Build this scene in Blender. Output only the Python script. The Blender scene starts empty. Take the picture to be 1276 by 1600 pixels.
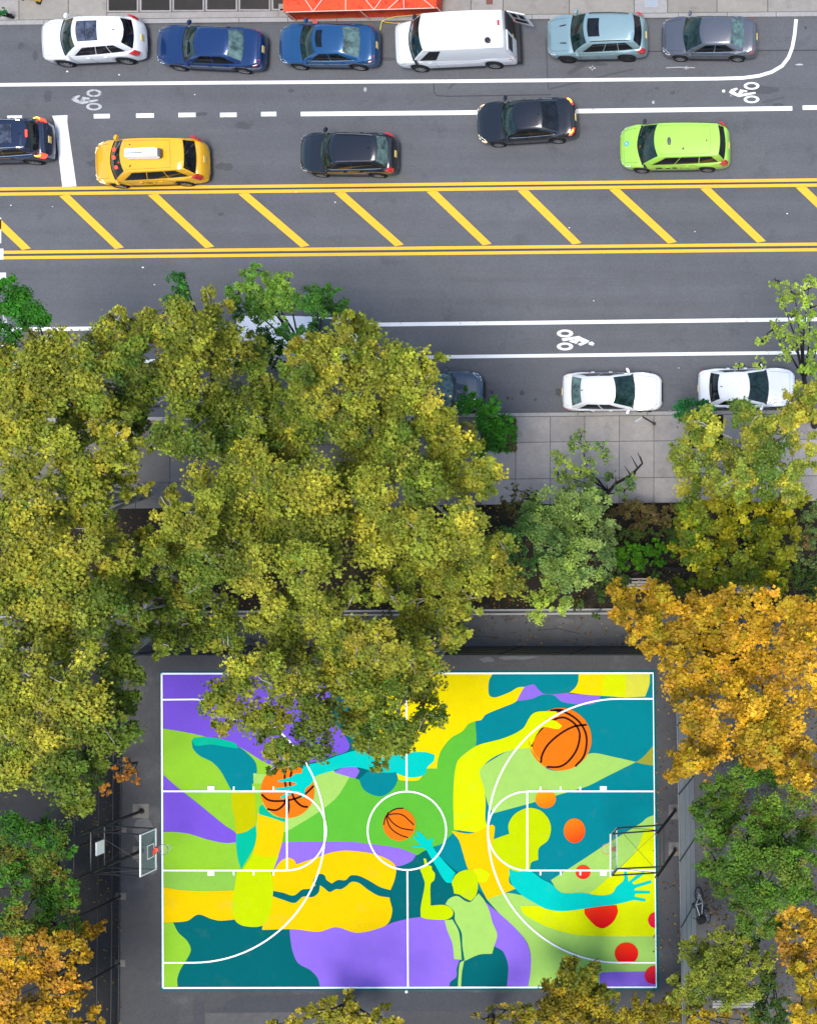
import bpy, math, random
import numpy as np
from mathutils import Vector
from mathutils.geometry import tessellate_polygon

random.seed(7)
rng = np.random.default_rng(7)
R = math.radians
scene = bpy.context.scene
COL = scene.collection

# ---------------------------------------------------------------- camera, sky, sun, exposure
CAM_H = 54.0            # drone height in metres
PPM = 33.333            # photo pixels per metre on the ground
NX, NY = 1422.0, 800.0  # photo pixel straight below the lens

def P(px, py, z=0.0):
    """ground-plan position (metres) of the thing of height z seen at that photo pixel"""
    f = (CAM_H - z) / CAM_H / PPM
    return Vector(((px - NX) * f, (NY - py) * f, z))

cam_data = bpy.data.cameras.new('camera')
cam = bpy.data.objects.new('camera', cam_data)
COL.objects.link(cam)
cam.location = (0, 0, CAM_H)
cam_data.sensor_fit = 'VERTICAL'
cam_data.sensor_height = 36.0
cam_data.lens = CAM_H * PPM / 1600.0 * 36.0
cam_data.shift_x = (638.0 - NX) / 1600.0
cam_data.clip_end = 2000.0
scene.camera = cam

SUN_EL, SUN_AZ = R(76), R(140)   # azimuth measured from +Y (top of the photo) clockwise
world = bpy.data.worlds.new('World')
scene.world = world
world.use_nodes = True
wn = world.node_tree.nodes
wl = world.node_tree.links
bg = wn['Background']
sky = wn.new('ShaderNodeTexSky')
sky.sky_type = 'NISHITA'
sky.sun_disc = False
sky.sun_elevation = SUN_EL
sky.sun_rotation = SUN_AZ
sky.air_density = 1.0
sky.dust_density = 1.2
sky.ozone_density = 1.0
wl.new(sky.outputs[0], bg.inputs[0])
bg.inputs[1].default_value = 0.13

sun_data = bpy.data.lights.new('sun', 'SUN')
sun_data.energy = 1.9
sun_data.angle = R(25)
sun_data.color = (1.0, 0.95, 0.86)
sun = bpy.data.objects.new('sun', sun_data)
COL.objects.link(sun)
sd = Vector((math.sin(SUN_AZ) * math.cos(SUN_EL), math.cos(SUN_AZ) * math.cos(SUN_EL), math.sin(SUN_EL)))
sun.rotation_euler = (-sd).to_track_quat('-Z', 'Y').to_euler()
sun.location = sd * 80

scene.view_settings.view_transform = 'Standard'
scene.view_settings.look = 'None'
scene.view_settings.exposure = 0.95
scene.view_settings.gamma = 1.0
scene.cycles.max_bounces = 5
scene.cycles.diffuse_bounces = 3
scene.cycles.transparent_max_bounces = 6
scene.cycles.use_denoising = True

# ---------------------------------------------------------------- materials
def lin(r, g, b):
    def f(c):
        c /= 255.0
        return c / 12.92 if c <= 0.04045 else ((c + 0.055) / 1.055) ** 2.4
    return (f(r), f(g), f(b))

def new_mat(name):
    m = bpy.data.materials.new(name)
    m.use_nodes = True
    nt = m.node_tree
    return m, nt, nt.nodes['Principled BSDF']

def noise_node(nt, pos, scale, detail=2.0, rough=0.6):
    n = nt.nodes.new('ShaderNodeTexNoise')
    n.inputs['Scale'].default_value = scale
    n.inputs['Detail'].default_value = detail
    n.inputs['Roughness'].default_value = rough
    nt.links.new(pos, n.inputs['Vector'])
    return n.outputs['Fac']

def math_node(nt, op, a, b):
    n = nt.nodes.new('ShaderNodeMath')
    n.operation = op
    for i, v in enumerate((a, b)):
        if isinstance(v, (int, float)):
            n.inputs[i].default_value = v
        else:
            nt.links.new(v, n.inputs[i])
    return n.outputs[0]

def surface(name, col, rough=0.85, spec=0.3, layers=((0.3, 0.25), (6.0, 0.2), (45.0, 0.35)), bump=0.0,
            second=None, second_scale=0.5, second_cut=(0.5, 0.6), rand=0.0, second_detail=5.0, streak=0.0):
    """matte surface whose tone varies with several sizes of noise; second = another colour in patches"""
    m, nt, b = new_mat(name)
    geo = nt.nodes.new('ShaderNodeNewGeometry')
    pos = geo.outputs['Position']
    val = 1.0
    for sc, amp in layers:
        f = noise_node(nt, pos, sc, 3.0)
        f = math_node(nt, 'SUBTRACT', f, 0.5)
        f = math_node(nt, 'MULTIPLY', f, amp * 2.0)
        f = math_node(nt, 'ADD', f, 1.0)
        val = f if isinstance(val, float) else math_node(nt, 'MULTIPLY', val, f)
    if streak:
        mp = nt.nodes.new('ShaderNodeMapping')
        mp.inputs['Scale'].default_value = (0.05, 1.0, 1.0)
        nt.links.new(pos, mp.inputs['Vector'])
        f = noise_node(nt, mp.outputs[0], 1.3, 4.0)
        f = math_node(nt, 'MULTIPLY', math_node(nt, 'SUBTRACT', f, 0.5), streak * 2)
        val = math_node(nt, 'MULTIPLY', val, math_node(nt, 'ADD', f, 1.0))
    if rand:
        oi = nt.nodes.new('ShaderNodeObjectInfo')
        f = math_node(nt, 'SUBTRACT', oi.outputs['Random'], 0.5)
        f = math_node(nt, 'MULTIPLY', f, rand * 2)
        f = math_node(nt, 'ADD', f, 1.0)
        val = math_node(nt, 'MULTIPLY', val, f)
    rgb = nt.nodes.new('ShaderNodeRGB')
    rgb.outputs[0].default_value = (*col, 1)
    out = rgb.outputs[0]
    if second is not None:
        f = noise_node(nt, pos, second_scale, second_detail, 0.65)
        mr = nt.nodes.new('ShaderNodeMapRange')
        mr.inputs[1].default_value, mr.inputs[2].default_value = second_cut
        nt.links.new(f, mr.inputs[0])
        mx = nt.nodes.new('ShaderNodeMix')
        mx.data_type = 'RGBA'
        nt.links.new(mr.outputs[0], mx.inputs[0])
        nt.links.new(out, mx.inputs[6])
        mx.inputs[7].default_value = (*second, 1)
        out = mx.outputs[2]
    sc = nt.nodes.new('ShaderNodeVectorMath')
    sc.operation = 'SCALE'
    nt.links.new(out, sc.inputs[0])
    nt.links.new(val, sc.inputs[3])
    nt.links.new(sc.outputs[0], b.inputs['Base Color'])
    b.inputs['Roughness'].default_value = rough
    b.inputs['Specular IOR Level'].default_value = spec
    if bump:
        f = noise_node(nt, pos, 60.0, 3.0)
        bn = nt.nodes.new('ShaderNodeBump')
        bn.inputs['Strength'].default_value = bump
        bn.inputs['Distance'].default_value = 0.01
        nt.links.new(f, bn.inputs['Height'])
        nt.links.new(bn.outputs[0], b.inputs['Normal'])
    return m

def plain(name, col, rough=0.5, metallic=0.0, spec=0.5, emit=None, emit_s=0.0, coat=0.0):
    m, nt, b = new_mat(name)
    geo = nt.nodes.new('ShaderNodeNewGeometry')
    f = noise_node(nt, geo.outputs['Position'], 9.0, 3.0)
    f = math_node(nt, 'SUBTRACT', f, 0.5)
    f = math_node(nt, 'MULTIPLY', f, 0.16)
    f = math_node(nt, 'ADD', f, 1.0)
    rgb = nt.nodes.new('ShaderNodeRGB')
    rgb.outputs[0].default_value = (*col, 1)
    sc = nt.nodes.new('ShaderNodeVectorMath')
    sc.operation = 'SCALE'
    nt.links.new(rgb.outputs[0], sc.inputs[0])
    nt.links.new(f, sc.inputs[3])
    nt.links.new(sc.outputs[0], b.inputs['Base Color'])
    b.inputs['Roughness'].default_value = rough
    b.inputs['Metallic'].default_value = metallic
    b.inputs['Specular IOR Level'].default_value = spec
    b.inputs['Coat Weight'].default_value = coat
    b.inputs['Coat Roughness'].default_value = 0.04
    if emit:
        b.inputs['Emission Color'].default_value = (*emit, 1)
        b.inputs['Emission Strength'].default_value = emit_s
    return m

M = {}
M['road'] = surface('asphalt_road', (0.100, 0.103, 0.111), 0.8, 0.35, ((0.12, 0.16), (1.1, 0.12), (6.0, 0.14), (15.0, 0.30), (40.0, 0.40)), 0.35,
                    second=(0.072, 0.074, 0.080), second_scale=0.8, second_cut=(0.58, 0.78), streak=0.22)
M['apron'] = surface('asphalt_worn', (0.057, 0.056, 0.057), 0.85, 0.3, ((0.3, 0.25), (2.5, 0.18), (13.0, 0.3), (45.0, 0.5)), 0.4,
                     second=(0.095, 0.093, 0.092), second_scale=0.55, second_cut=(0.56, 0.8))
M['path'] = surface('asphalt_path', (0.088, 0.088, 0.089), 0.85, 0.3, ((0.4, 0.25), (3.0, 0.15), (40.0, 0.5)), 0.4,
                    second=(0.055, 0.053, 0.050), second_scale=0.6, second_cut=(0.55, 0.75))
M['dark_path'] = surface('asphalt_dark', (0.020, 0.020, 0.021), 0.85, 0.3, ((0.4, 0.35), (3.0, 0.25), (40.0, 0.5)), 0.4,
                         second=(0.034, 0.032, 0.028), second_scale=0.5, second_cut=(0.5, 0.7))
M['patch'] = surface('asphalt_patch', (0.050, 0.051, 0.055), 0.85, 0.3, ((0.5, 0.2), (5.0, 0.2), (40.0, 0.4)), 0.3)
M['stain_soft'] = surface('tyre_smudge', (0.072, 0.074, 0.080), 0.75, 0.3, ((2.0, 0.2), (12.0, 0.3)))
M['stain'] = surface('oil_stain', (0.042, 0.043, 0.046), 0.6, 0.4, ((2.0, 0.3), (12.0, 0.4)))
M['soil'] = surface('soil', (0.022, 0.019, 0.014), 0.95, 0.1, ((0.5, 0.3), (4.0, 0.4), (25.0, 0.5)), 0.8,
                    second=(0.055, 0.040, 0.022), second_scale=1.2, second_cut=(0.55, 0.7))
M['slab'] = surface('concrete_slab', (0.290, 0.268, 0.250), 0.9, 0.25, ((0.5, 0.2), (4.0, 0.16), (13.0, 0.16), (35.0, 0.22)), 0.3, rand=0.10,
                    second=(0.20, 0.182, 0.166), second_scale=0.9, second_cut=(0.58, 0.8))
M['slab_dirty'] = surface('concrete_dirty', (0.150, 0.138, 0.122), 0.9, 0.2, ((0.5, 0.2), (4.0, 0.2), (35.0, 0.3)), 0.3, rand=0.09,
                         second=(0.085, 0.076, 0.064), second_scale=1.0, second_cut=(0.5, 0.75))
M['slab_warm'] = surface('concrete_warm', (0.262, 0.244, 0.216), 0.9, 0.25, ((0.5, 0.14), (4.0, 0.14), (35.0, 0.25)), 0.3, rand=0.08,
                         second=(0.165, 0.150, 0.130), second_scale=1.1, second_cut=(0.55, 0.8))
M['kerb'] = surface('kerb_stone', (0.30, 0.29, 0.28), 0.9, 0.25, ((0.5, 0.15), (6.0, 0.2), (35.0, 0.25)), 0.3)
M['joint'] = surface('joint_dirt', (0.125, 0.115, 0.104), 0.95, 0.1)
M['white_paint'] = surface('road_white', (0.74, 0.75, 0.75), 0.75, 0.3, ((1.0, 0.06), (25.0, 0.10)), 0,
                           second=(0.30, 0.305, 0.31), second_scale=5.0, second_cut=(0.61, 0.72), second_detail=6)
M['faded_paint'] = surface('road_white_faded', (0.42, 0.43, 0.44), 0.8, 0.3, ((1.0, 0.10), (25.0, 0.2)), 0,
                           second=(0.13, 0.133, 0.14), second_scale=6.0, second_cut=(0.52, 0.66))
M['yellow_paint'] = surface('road_yellow', (0.78, 0.44, 0.035), 0.75, 0.3, ((1.0, 0.07), (25.0, 0.14)), 0,
                            second=(0.28, 0.19, 0.06), second_scale=5.0, second_cut=(0.62, 0.72), second_detail=6)
M['court_white'] = surface('court_white', (0.84, 0.86, 0.86), 0.7, 0.3, ((1.0, 0.04), (25.0, 0.07)))
M['black_metal'] = plain('black_metal', (0.012, 0.012, 0.013), 0.45, 0.0)
M['galv'] = plain('galvanised_metal', (0.42, 0.43, 0.45), 0.45, 0.5)
M['galv_dark'] = plain('weathered_steel', (0.11, 0.112, 0.12), 0.55, 0.2)
M['white_metal'] = plain('white_metal', (0.80, 0.80, 0.80), 0.4)
M['red_metal'] = plain('red_metal', (0.75, 0.07, 0.04), 0.4)
M['rubber'] = plain('rubber', (0.018, 0.018, 0.018), 0.8, spec=0.2)
M['rim'] = plain('alloy', (0.56, 0.57, 0.58), 0.3, 0.7)
M['rim_dark'] = plain('alloy_dark', (0.06, 0.06, 0.065), 0.4, 0.4)
M['trim'] = plain('black_trim', (0.014, 0.014, 0.016), 0.5)
M['chrome'] = plain('chrome', (0.75, 0.76, 0.78), 0.15, 0.9)
M['lamp'] = plain('headlamp', (0.80, 0.82, 0.84), 0.12, 0.0, coat=1.0)
M['lamp_lit'] = plain('headlamp_lit', (0.85, 0.82, 0.75), 0.15, emit=(1.0, 0.85, 0.6), emit_s=1.2)
M['indicator'] = plain('amber_lens', (0.75, 0.22, 0.03), 0.2, coat=1.0)
M['tail'] = plain('tail_lens', (0.50, 0.016, 0.02), 0.18, coat=1.0)
M['tail_lit'] = plain('tail_lens_lit', (0.7, 0.03, 0.02), 0.2, emit=(1.0, 0.035, 0.015), emit_s=2.6)
M['tail_hot'] = plain('brake_filament', (0.8, 0.3, 0.02), 0.2, emit=(1.0, 0.42, 0.03), emit_s=3.5)
M['plate'] = plain('number_plate', (0.72, 0.52, 0.16), 0.5)
M['plate_white'] = plain('number_plate_white', (0.6, 0.6, 0.6), 0.5)
M['seat'] = plain('dark_cloth', (0.02, 0.02, 0.022), 0.9)

def glass_mat(name, col, rough=0.03):
    m, nt, b = new_mat(name)
    tc = nt.nodes.new('ShaderNodeTexCoord')
    n = noise_node(nt, tc.outputs['Object'], 3.2, 4.0, 0.65)
    cr = nt.nodes.new('ShaderNodeValToRGB')
    cr.color_ramp.elements[0].position = 0.38
    cr.color_ramp.elements[1].position = 0.68
    cr.color_ramp.elements[0].color = (col[0] * 0.45, col[1] * 0.45, col[2] * 0.45, 1)
    cr.color_ramp.elements[1].color = (col[0] * 1.9, col[1] * 1.9, col[2] * 1.9, 1)
    nt.links.new(n, cr.inputs[0])
    nt.links.new(cr.outputs[0], b.inputs['Base Color'])
    b.inputs['Roughness'].default_value = rough
    b.inputs['Specular IOR Level'].default_value = 0.42
    return m
M['glass'] = glass_mat('car_glass', (0.010, 0.027, 0.024))
M['glass_dark'] = glass_mat('car_glass_tinted', (0.006, 0.008, 0.010))
M['glass_blue'] = glass_mat('car_glass_roof', (0.055, 0.065, 0.095), 0.1)
M['glass_pale'] = glass_mat('car_glass_pale', (0.070, 0.115, 0.110))

def acrylic():
    m, nt, b = new_mat('backboard_glass')
    out = nt.nodes['Material Output']
    tr = nt.nodes.new('ShaderNodeBsdfTransparent')
    tr.inputs[0].default_value = (0.80, 0.88, 0.87, 1)
    mx = nt.nodes.new('ShaderNodeMixShader')
    mx.inputs[0].default_value = 0.14
    b.inputs['Base Color'].default_value = (0.45, 0.52, 0.52, 1)
    b.inputs['Roughness'].default_value = 0.1
    nt.links.new(tr.outputs[0], mx.inputs[1])
    nt.links.new(b.outputs[0], mx.inputs[2])
    nt.links.new(mx.outputs[0], out.inputs[0])
    return m
M['acrylic'] = acrylic()

def paint(name, col, metallic=0.0, rough=0.35):
    m, nt, b = new_mat(name)
    tc = nt.nodes.new('ShaderNodeTexCoord')
    f = noise_node(nt, tc.outputs['Object'], 1.6, 3.0)
    f = math_node(nt, 'MULTIPLY', math_node(nt, 'SUBTRACT', f, 0.5), 0.14)
    f = math_node(nt, 'ADD', f, 1.0)
    rgb = nt.nodes.new('ShaderNodeRGB')
    rgb.outputs[0].default_value = (*col, 1)
    sc = nt.nodes.new('ShaderNodeVectorMath')
    sc.operation = 'SCALE'
    nt.links.new(rgb.outputs[0], sc.inputs[0])
    nt.links.new(f, sc.inputs[3])
    nt.links.new(sc.outputs[0], b.inputs['Base Color'])
    b.inputs['Metallic'].default_value = metallic
    b.inputs['Roughness'].default_value = rough
    b.inputs['Coat Weight'].default_value = 1.0
    b.inputs['Coat Roughness'].default_value = 0.03
    return m

# ---------------------------------------------------------------- mesh helpers
class MB:
    def __init__(self):
        self.v, self.f, self.mi, self.mats = [], [], [], []
    def mat(self, m):
        if m not in self.mats:
            self.mats.append(m)
        return self.mats.index(m)
    def add(self, vs, fs, m):
        o = len(self.v)
        k = self.mat(m)
        self.v.extend([tuple(p) for p in vs])
        for f in fs:
            self.f.append([i + o for i in f])
            self.mi.append(k)
    def box(self, lo, hi, m, bev=0.0):
        x0, y0, z0 = lo
        x1, y1, z1 = hi
        if bev <= 0:
            vs = [(x0, y0, z0), (x1, y0, z0), (x1, y1, z0), (x0, y1, z0), (x0, y0, z1), (x1, y0, z1), (x1, y1, z1), (x0, y1, z1)]
            fs = [(0, 3, 2, 1), (4, 5, 6, 7), (0, 1, 5, 4), (1, 2, 6, 5), (2, 3, 7, 6), (3, 0, 4, 7)]
        else:
            b = bev
            def ring(i, z):
                return [(x0 + i, y0 + i, z), (x1 - i, y0 + i, z), (x1 - i, y1 - i, z), (x0 + i, y1 - i, z)]
            vs = ring(0, z0) + ring(0, z1 - b) + ring(b, z1)
            fs = [(3, 2, 1, 0), (8, 9, 10, 11)]
            for r in (0, 4):
                for i in range(4):
                    fs.append((r + i, r + (i + 1) % 4, r + 4 + (i + 1) % 4, r + 4 + i))
        self.add(vs, fs, m)
    def tube(self, a, b, r0, r1, m, n=6, caps=True):
        a, b = Vector(a), Vector(b)
        d = b - a
        if d.length < 1e-6:
            return
        d.normalize()
        u = d.orthogonal().normalized()
        w = d.cross(u)
        vs = []
        for p, r in ((a, r0), (b, r1)):
            for i in range(n):
                t = 2 * math.pi * i / n
                vs.append(p + (u * math.cos(t) + w * math.sin(t)) * r)
        fs = [(i, (i + 1) % n, n + (i + 1) % n, n + i) for i in range(n)]
        if caps:
            fs += [tuple(range(n - 1, -1, -1)), tuple(range(n, 2 * n))]
        self.add(vs, fs, m)
    def path(self, pts, radii, m, n=6):
        """tube through points with a shared ring at every point"""
        pts = [Vector(p) for p in pts]
        vs, fs = [], []
        u = None
        for i, p in enumerate(pts):
            d = (pts[min(i + 1, len(pts) - 1)] - pts[max(i - 1, 0)]).normalized()
            u = d.orthogonal().normalized() if u is None else (u - d * u.dot(d)).normalized()
            w = d.cross(u)
            for k in range(n):
                t = 2 * math.pi * k / n
                vs.append(p + (u * math.cos(t) + w * math.sin(t)) * radii[i])
        for i in range(len(pts) - 1):
            for k in range(n):
                a, b = i * n + k, i * n + (k + 1) % n
                fs.append((a, b, b + n, a + n))
        fs.append(tuple(range(n - 1, -1, -1)))
        fs.append(tuple(range((len(pts) - 1) * n, len(pts) * n)))
        self.add(vs, fs, m)
    def torus(self, c, ax, R0, r, m, n=24, k=6, arc=2 * math.pi):
        c, ax = Vector(c), Vector(ax).normalized()
        u = ax.orthogonal().normalized()
        w = ax.cross(u)
        vs, fs = [], []
        full = arc > 6.28
        steps = n if full else n + 1
        for i in range(steps):
            t = arc * i / n
            d = u * math.cos(t) + w * math.sin(t)
            for j in range(k):
                s = 2 * math.pi * j / k
                vs.append(c + d * (R0 + r * math.cos(s)) + ax * (r * math.sin(s)))
        for i in range(n):
            for j in range(k):
                a, b = i * k + j, i * k + (j + 1) % k
                i2 = (i + 1) % steps
                fs.append((a, i2 * k + j, i2 * k + (j + 1) % k, b))
        self.add(vs, fs, m)
    def disc(self, c, r, m, n=20, rx=None):
        c = Vector(c)
        rx = rx or r
        vs = [c + Vector((rx * math.cos(2 * math.pi * i / n), r * math.sin(2 * math.pi * i / n), 0)) for i in range(n)]
        self.add(vs, [tuple(range(n))], m)
    def mesh(self, name):
        me = bpy.data.meshes.new(name)
        me.from_pydata(self.v, [], self.f)
        for m in self.mats:
            me.materials.append(m)
        me.polygons.foreach_set('material_index', self.mi)
        me.update()
        return me
    def build(self, name, parent=None, smooth=None, **props):
        me = self.mesh(name)
        if smooth is not None:
            me.polygons.foreach_set('use_smooth', [True] * len(me.polygons))
            me.set_sharp_from_angle(angle=R(smooth))
        return link(name, me, parent, **props)

def link(name, me, parent=None, **props):
    o = bpy.data.objects.new(name, me)
    COL.objects.link(o)
    if parent is not None:
        o.parent = parent
    for k, v in props.items():
        if v is not None:
            o[k] = v
    return o

def thing(name, label, cat, loc=(0, 0, 0), rotz=0.0, group=None):
    o = bpy.data.objects.new(name, None)
    o.empty_display_size = 0.3
    COL.objects.link(o)
    o.location = loc
    o.rotation_euler = (0, 0, rotz)
    o['label'] = label
    o['category'] = cat
    if group:
        o['group'] = group
    return o

def tess(pts, z):
    vs = [Vector((p[0], p[1], z)) for p in pts]
    tris = tessellate_polygon([vs])
    fs = []
    for t in tris:
        a, b, c = (vs[i] for i in t)
        if (b - a).cross(c - a).z < 0:
            t = (t[0], t[2], t[1])
        fs.append(tuple(t))
    return vs, fs

def sheet(name, px_pts, z, m, parent=None, **props):
    """flat sheet whose outline is given in photo pixels on the ground"""
    mb = MB()
    pts = [P(x, y) for x, y in px_pts]
    vs, fs = tess(pts, z)
    mb.add(vs, fs, m)
    return mb.build(name, parent, **props)

def strip_pts(line, w):
    """outline of a painted line of width w px along a polyline"""
    L, Rr = [], []
    n = len(line)
    for i in range(n):
        a = Vector(line[max(i - 1, 0)])
        b = Vector(line[min(i + 1, n - 1)])
        d = (b - a).normalized()
        nrm = Vector((-d.y, d.x)) * w / 2
        p = Vector(line[i])
        L.append(tuple(p + nrm))
        Rr.append(tuple(p - nrm))
    return L + Rr[::-1]

def strip(name, line, w, z, m, parent=None, closed=False, **props):
    mb = MB()
    if closed:
        line = list(line)
        n = len(line)
        vs, fs = [], []
        for i in range(n):
            a, b = Vector(line[i - 1]), Vector(line[(i + 1) % n])
            d = (b - a).normalized()
            nr = Vector((-d.y, d.x)) * w / 2
            for s in (1, -1):
                q = Vector(line[i]) + nr * s
                g = P(q.x, q.y)
                vs.append((g.x, g.y, z))
        for i in range(n):
            j = (i + 1) % n
            fs.append((2 * i, 2 * i + 1, 2 * j + 1, 2 * j))
        mb.add(vs, fs, m)
    else:
        o = strip_pts(line, w)
        n = len(line)
        vs = []
        for q in o:
            g = P(*q)
            vs.append((g.x, g.y, z))
        fs = [(i, 2 * n - 1 - i, 2 * n - 2 - i, i + 1) for i in range(n - 1)]
        mb.add(vs, fs, m)
    return mb.build(name, parent, **props)

def smooth_closed(pts, sub=6, corner=62):
    n = len(pts)
    V = [Vector((p[0], p[1])) for p in pts]
    isc = []
    for i in range(n):
        a, b = V[i] - V[i - 1], V[(i + 1) % n] - V[i]
        ang = math.degrees(a.angle(b, 0.0)) if a.length > 1e-6 and b.length > 1e-6 else 0
        isc.append(ang > corner)
    out = []
    for i in range(n):
        p1, p2 = V[i], V[(i + 1) % n]
        p0 = p1 * 2 - p2 if isc[i] else V[i - 1]
        p3 = p2 * 2 - p1 if isc[(i + 1) % n] else V[(i + 2) % n]
        d = (p2 - p1).length
        m1 = (p2 - p0).normalized() * d * 0.9 if not isc[i] else (p2 - p1)
        m2 = (p3 - p1).normalized() * d * 0.9 if not isc[(i + 1) % n] else (p2 - p1)
        for k in range(sub):
            t = k / sub
            h = (2 * t**3 - 3 * t**2 + 1) * p1 + (t**3 - 2 * t**2 + t) * m1 + (-2 * t**3 + 3 * t**2) * p2 + (t**3 - t**2) * m2
            out.append((h.x, h.y))
    return out
# ================================================================ THE SETTING
TILT = -0.0108          # the street runs very slightly uphill across the photo
def ry(y0, x):          # y of a street line at column x, given its y at x = 0
    return y0 + TILT * x

gm = MB()
gm.add([(-300, -300, -0.05), (300, -300, -0.05), (300, 300, -0.05), (-300, 300, -0.05)], [(0, 1, 2, 3)], M['soil'])
ground = gm.build('ground', kind='structure')

XA, XB = -900, 3700
road = sheet('road', [(XA, ry(40.5, XA)), (XB, ry(40.5, XB)), (XB, ry(654.5, XB)), (XA, ry(654.5, XA))], 0.0, M['road'], kind='structure')

# ---- asphalt repairs, seams, oil spots
def blob(cx, cy, rx, ryy, n=14, jit=0.25):
    pts = []
    for i in range(n):
        t = 2 * math.pi * i / n
        k = 1 + random.uniform(-jit, jit)
        pts.append((cx + rx * k * math.cos(t), cy + ryy * k * math.sin(t)))
    return smooth_closed(pts, 3)
for line, w in (([(677, 128), (678, 144), (682, 149.5), (700, 150.5), (760, 149.5), (860, 148)], 1.6),
                ([(1000, 80.5), (1100, 79.5), (1276, 78.5), (1500, 76)], 1.8),
                ([(852, 60), (854, 95), (856, 140)], 1.3),
                ([(0, 299), (430, 294.5), (860, 289.5), (1290, 285)], 1.6),
                ([(0, 398.7), (430, 394.5), (860, 390), (1290, 385.5)], 1.6)):
    strip('road_seam', line, w, 0.003, M['patch'], road)
for line, w in (([(858, 139), (905, 128), (950, 117), (990, 108)], 3.0), ([(888, 116), (902, 106), (918, 97)], 7.0), ([(700, 139), (712, 128)], 3), ([(1190, 160), (1225, 152)], 2.5)):
    strip('tyre_mark', line, w, 0.0022, M['stain_soft'], road)
for x, y, a, b in ((75, 150, 7, 11), (872, 612, 5, 6.5), (768, 613, 3, 3), (793, 622, 2.5, 2.5), (815, 614, 3.5, 3.5), (836, 624, 2.4, 1.8), (800, 623, 1.6, 1.6),
                   (33, 72, 5, 6), (56, 86, 4, 8), (234, 66, 5, 8), (380, 196, 16, 5), (316, 178, 9, 3), (1258, 43, 2.5, 2), (457, 60, 6, 2),
                   (600, 92, 22, 3), (1050, 145, 4, 3), (1026, 138, 3, 2), (1215, 165, 9, 4), (345, 335, 5, 3), (455, 142, 5, 3), (1192, 140, 26, 6), (150, 255, 14, 5), (350, 260, 15, 6), (925, 100, 30, 3)):
    sheet('oil_spot', blob(x, y, a, b), 0.0025, M['stain'] if a < 5.5 and 600 < y or (x, y) == (1258, 43) else M['stain_soft'], road)

# ---- painted markings
Wp, Yp = M['white_paint'], M['yellow_paint']
ZM = 0.007
strip('white_line', [(-600, 139), (0, 132.6), (300, 129.6), (700, 127), (1000, 124.2), (1120, 123), (1160, 121.8), (1185, 118.5), (1205, 112.5),
                     (1221, 103), (1231, 90), (1237, 74), (1240.5, 55), (1243, 30)], 5.4, ZM, Wp, road)
for x0, x1, y in ((-190, -165, 186), (-100, -75, 185.2), (12, 35, 184), (147, 172, 181.6), (213, 241, 180.6), (279, 306, 179.7), (344, 370, 179.6), (408, 432, 178.3)):
    strip('lane_dash', [(x0, y + 0.1), (x1, y - 0.2)], 7, ZM, Wp, road)
strip('white_line', [(470, 178.2), (700, 176.3), (1000, 172.4), (1237, 169.4)], 7, ZM, Wp, road)
strip('lane_dash', [(1253, 168.3), (1276, 168), (1284, 168)], 7, ZM, Wp, road)
sheet('stop_line', [(82, 181), (106, 180), (105.5, 190), (109, 215), (120, 291), (98, 292), (91, 235), (85.5, 190)], ZM, Wp, road)
for y0, y1 in ((295.4, 281.0), (303.4, 289.2)):
    strip('yellow_line', [(-600, y0 + 6.7), (0, y0), (440, y0 - 4.6), (1276, y1), (3000, y1 - 18)], 4.8, ZM, Yp, road)
for y0, y1 in ((394.2, 381.4), (402.8, 390.2)):
    strip('yellow_line', [(6, y0), (440, y0 - 4.4), (1276, y1), (3000, y1 - 18)], 4.8, ZM, Yp, road)
for i, (xt, xb) in enumerate(((-44, 42), (101, 187), (239, 328), (380, 477), (530, 624), (674, 761), (816, 901), (959, 1050), (1101, 1189), (1250, 1338), (1392, 1482))):
    yt = 306.5 - 0.0115 * xt
    yb = 390.0 - 0.0100 * xb
    d = Vector((xb - xt, yb - yt)).normalized() * 0.5
    w = 11.0
    hw = 7.6
    sheet('yellow_stripe', [(xt - hw, yt + 1), (xt + hw, yt - 1), (xb + hw * 0.9, yb - 1.5), (xb - hw * 0.9, yb + 1)], ZM, Yp, road)
strip('white_line', [(-300, 517.5), (60, 514.5), (440, 509.0), (840, 504.2), (1276, 498.8), (2600, 486)], 6, ZM, Wp, road)
strip('white_line', [(-300, 570), (100, 566), (640, 558.3), (840, 555.9), (1276, 550.6), (2600, 540)], 5.4, ZM, Wp, road)
for y0, y1, x1 in ((388.5, 405.5, 6), (426, 437, 10), (340, 380, 2.5), (480, 489, 13), (534, 541, 18), (588, 598, 27)):
    sheet('crosswalk_bar', [(-110, y0 + 1), (x1, y0), (x1, y1), (-110, y1 + 1)], ZM, Wp, road)
strip('white_line', [(5, 480), (14, 530), (24, 600), (27, 640)], 5, ZM + 0.003, M['faded_paint'], road)

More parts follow.
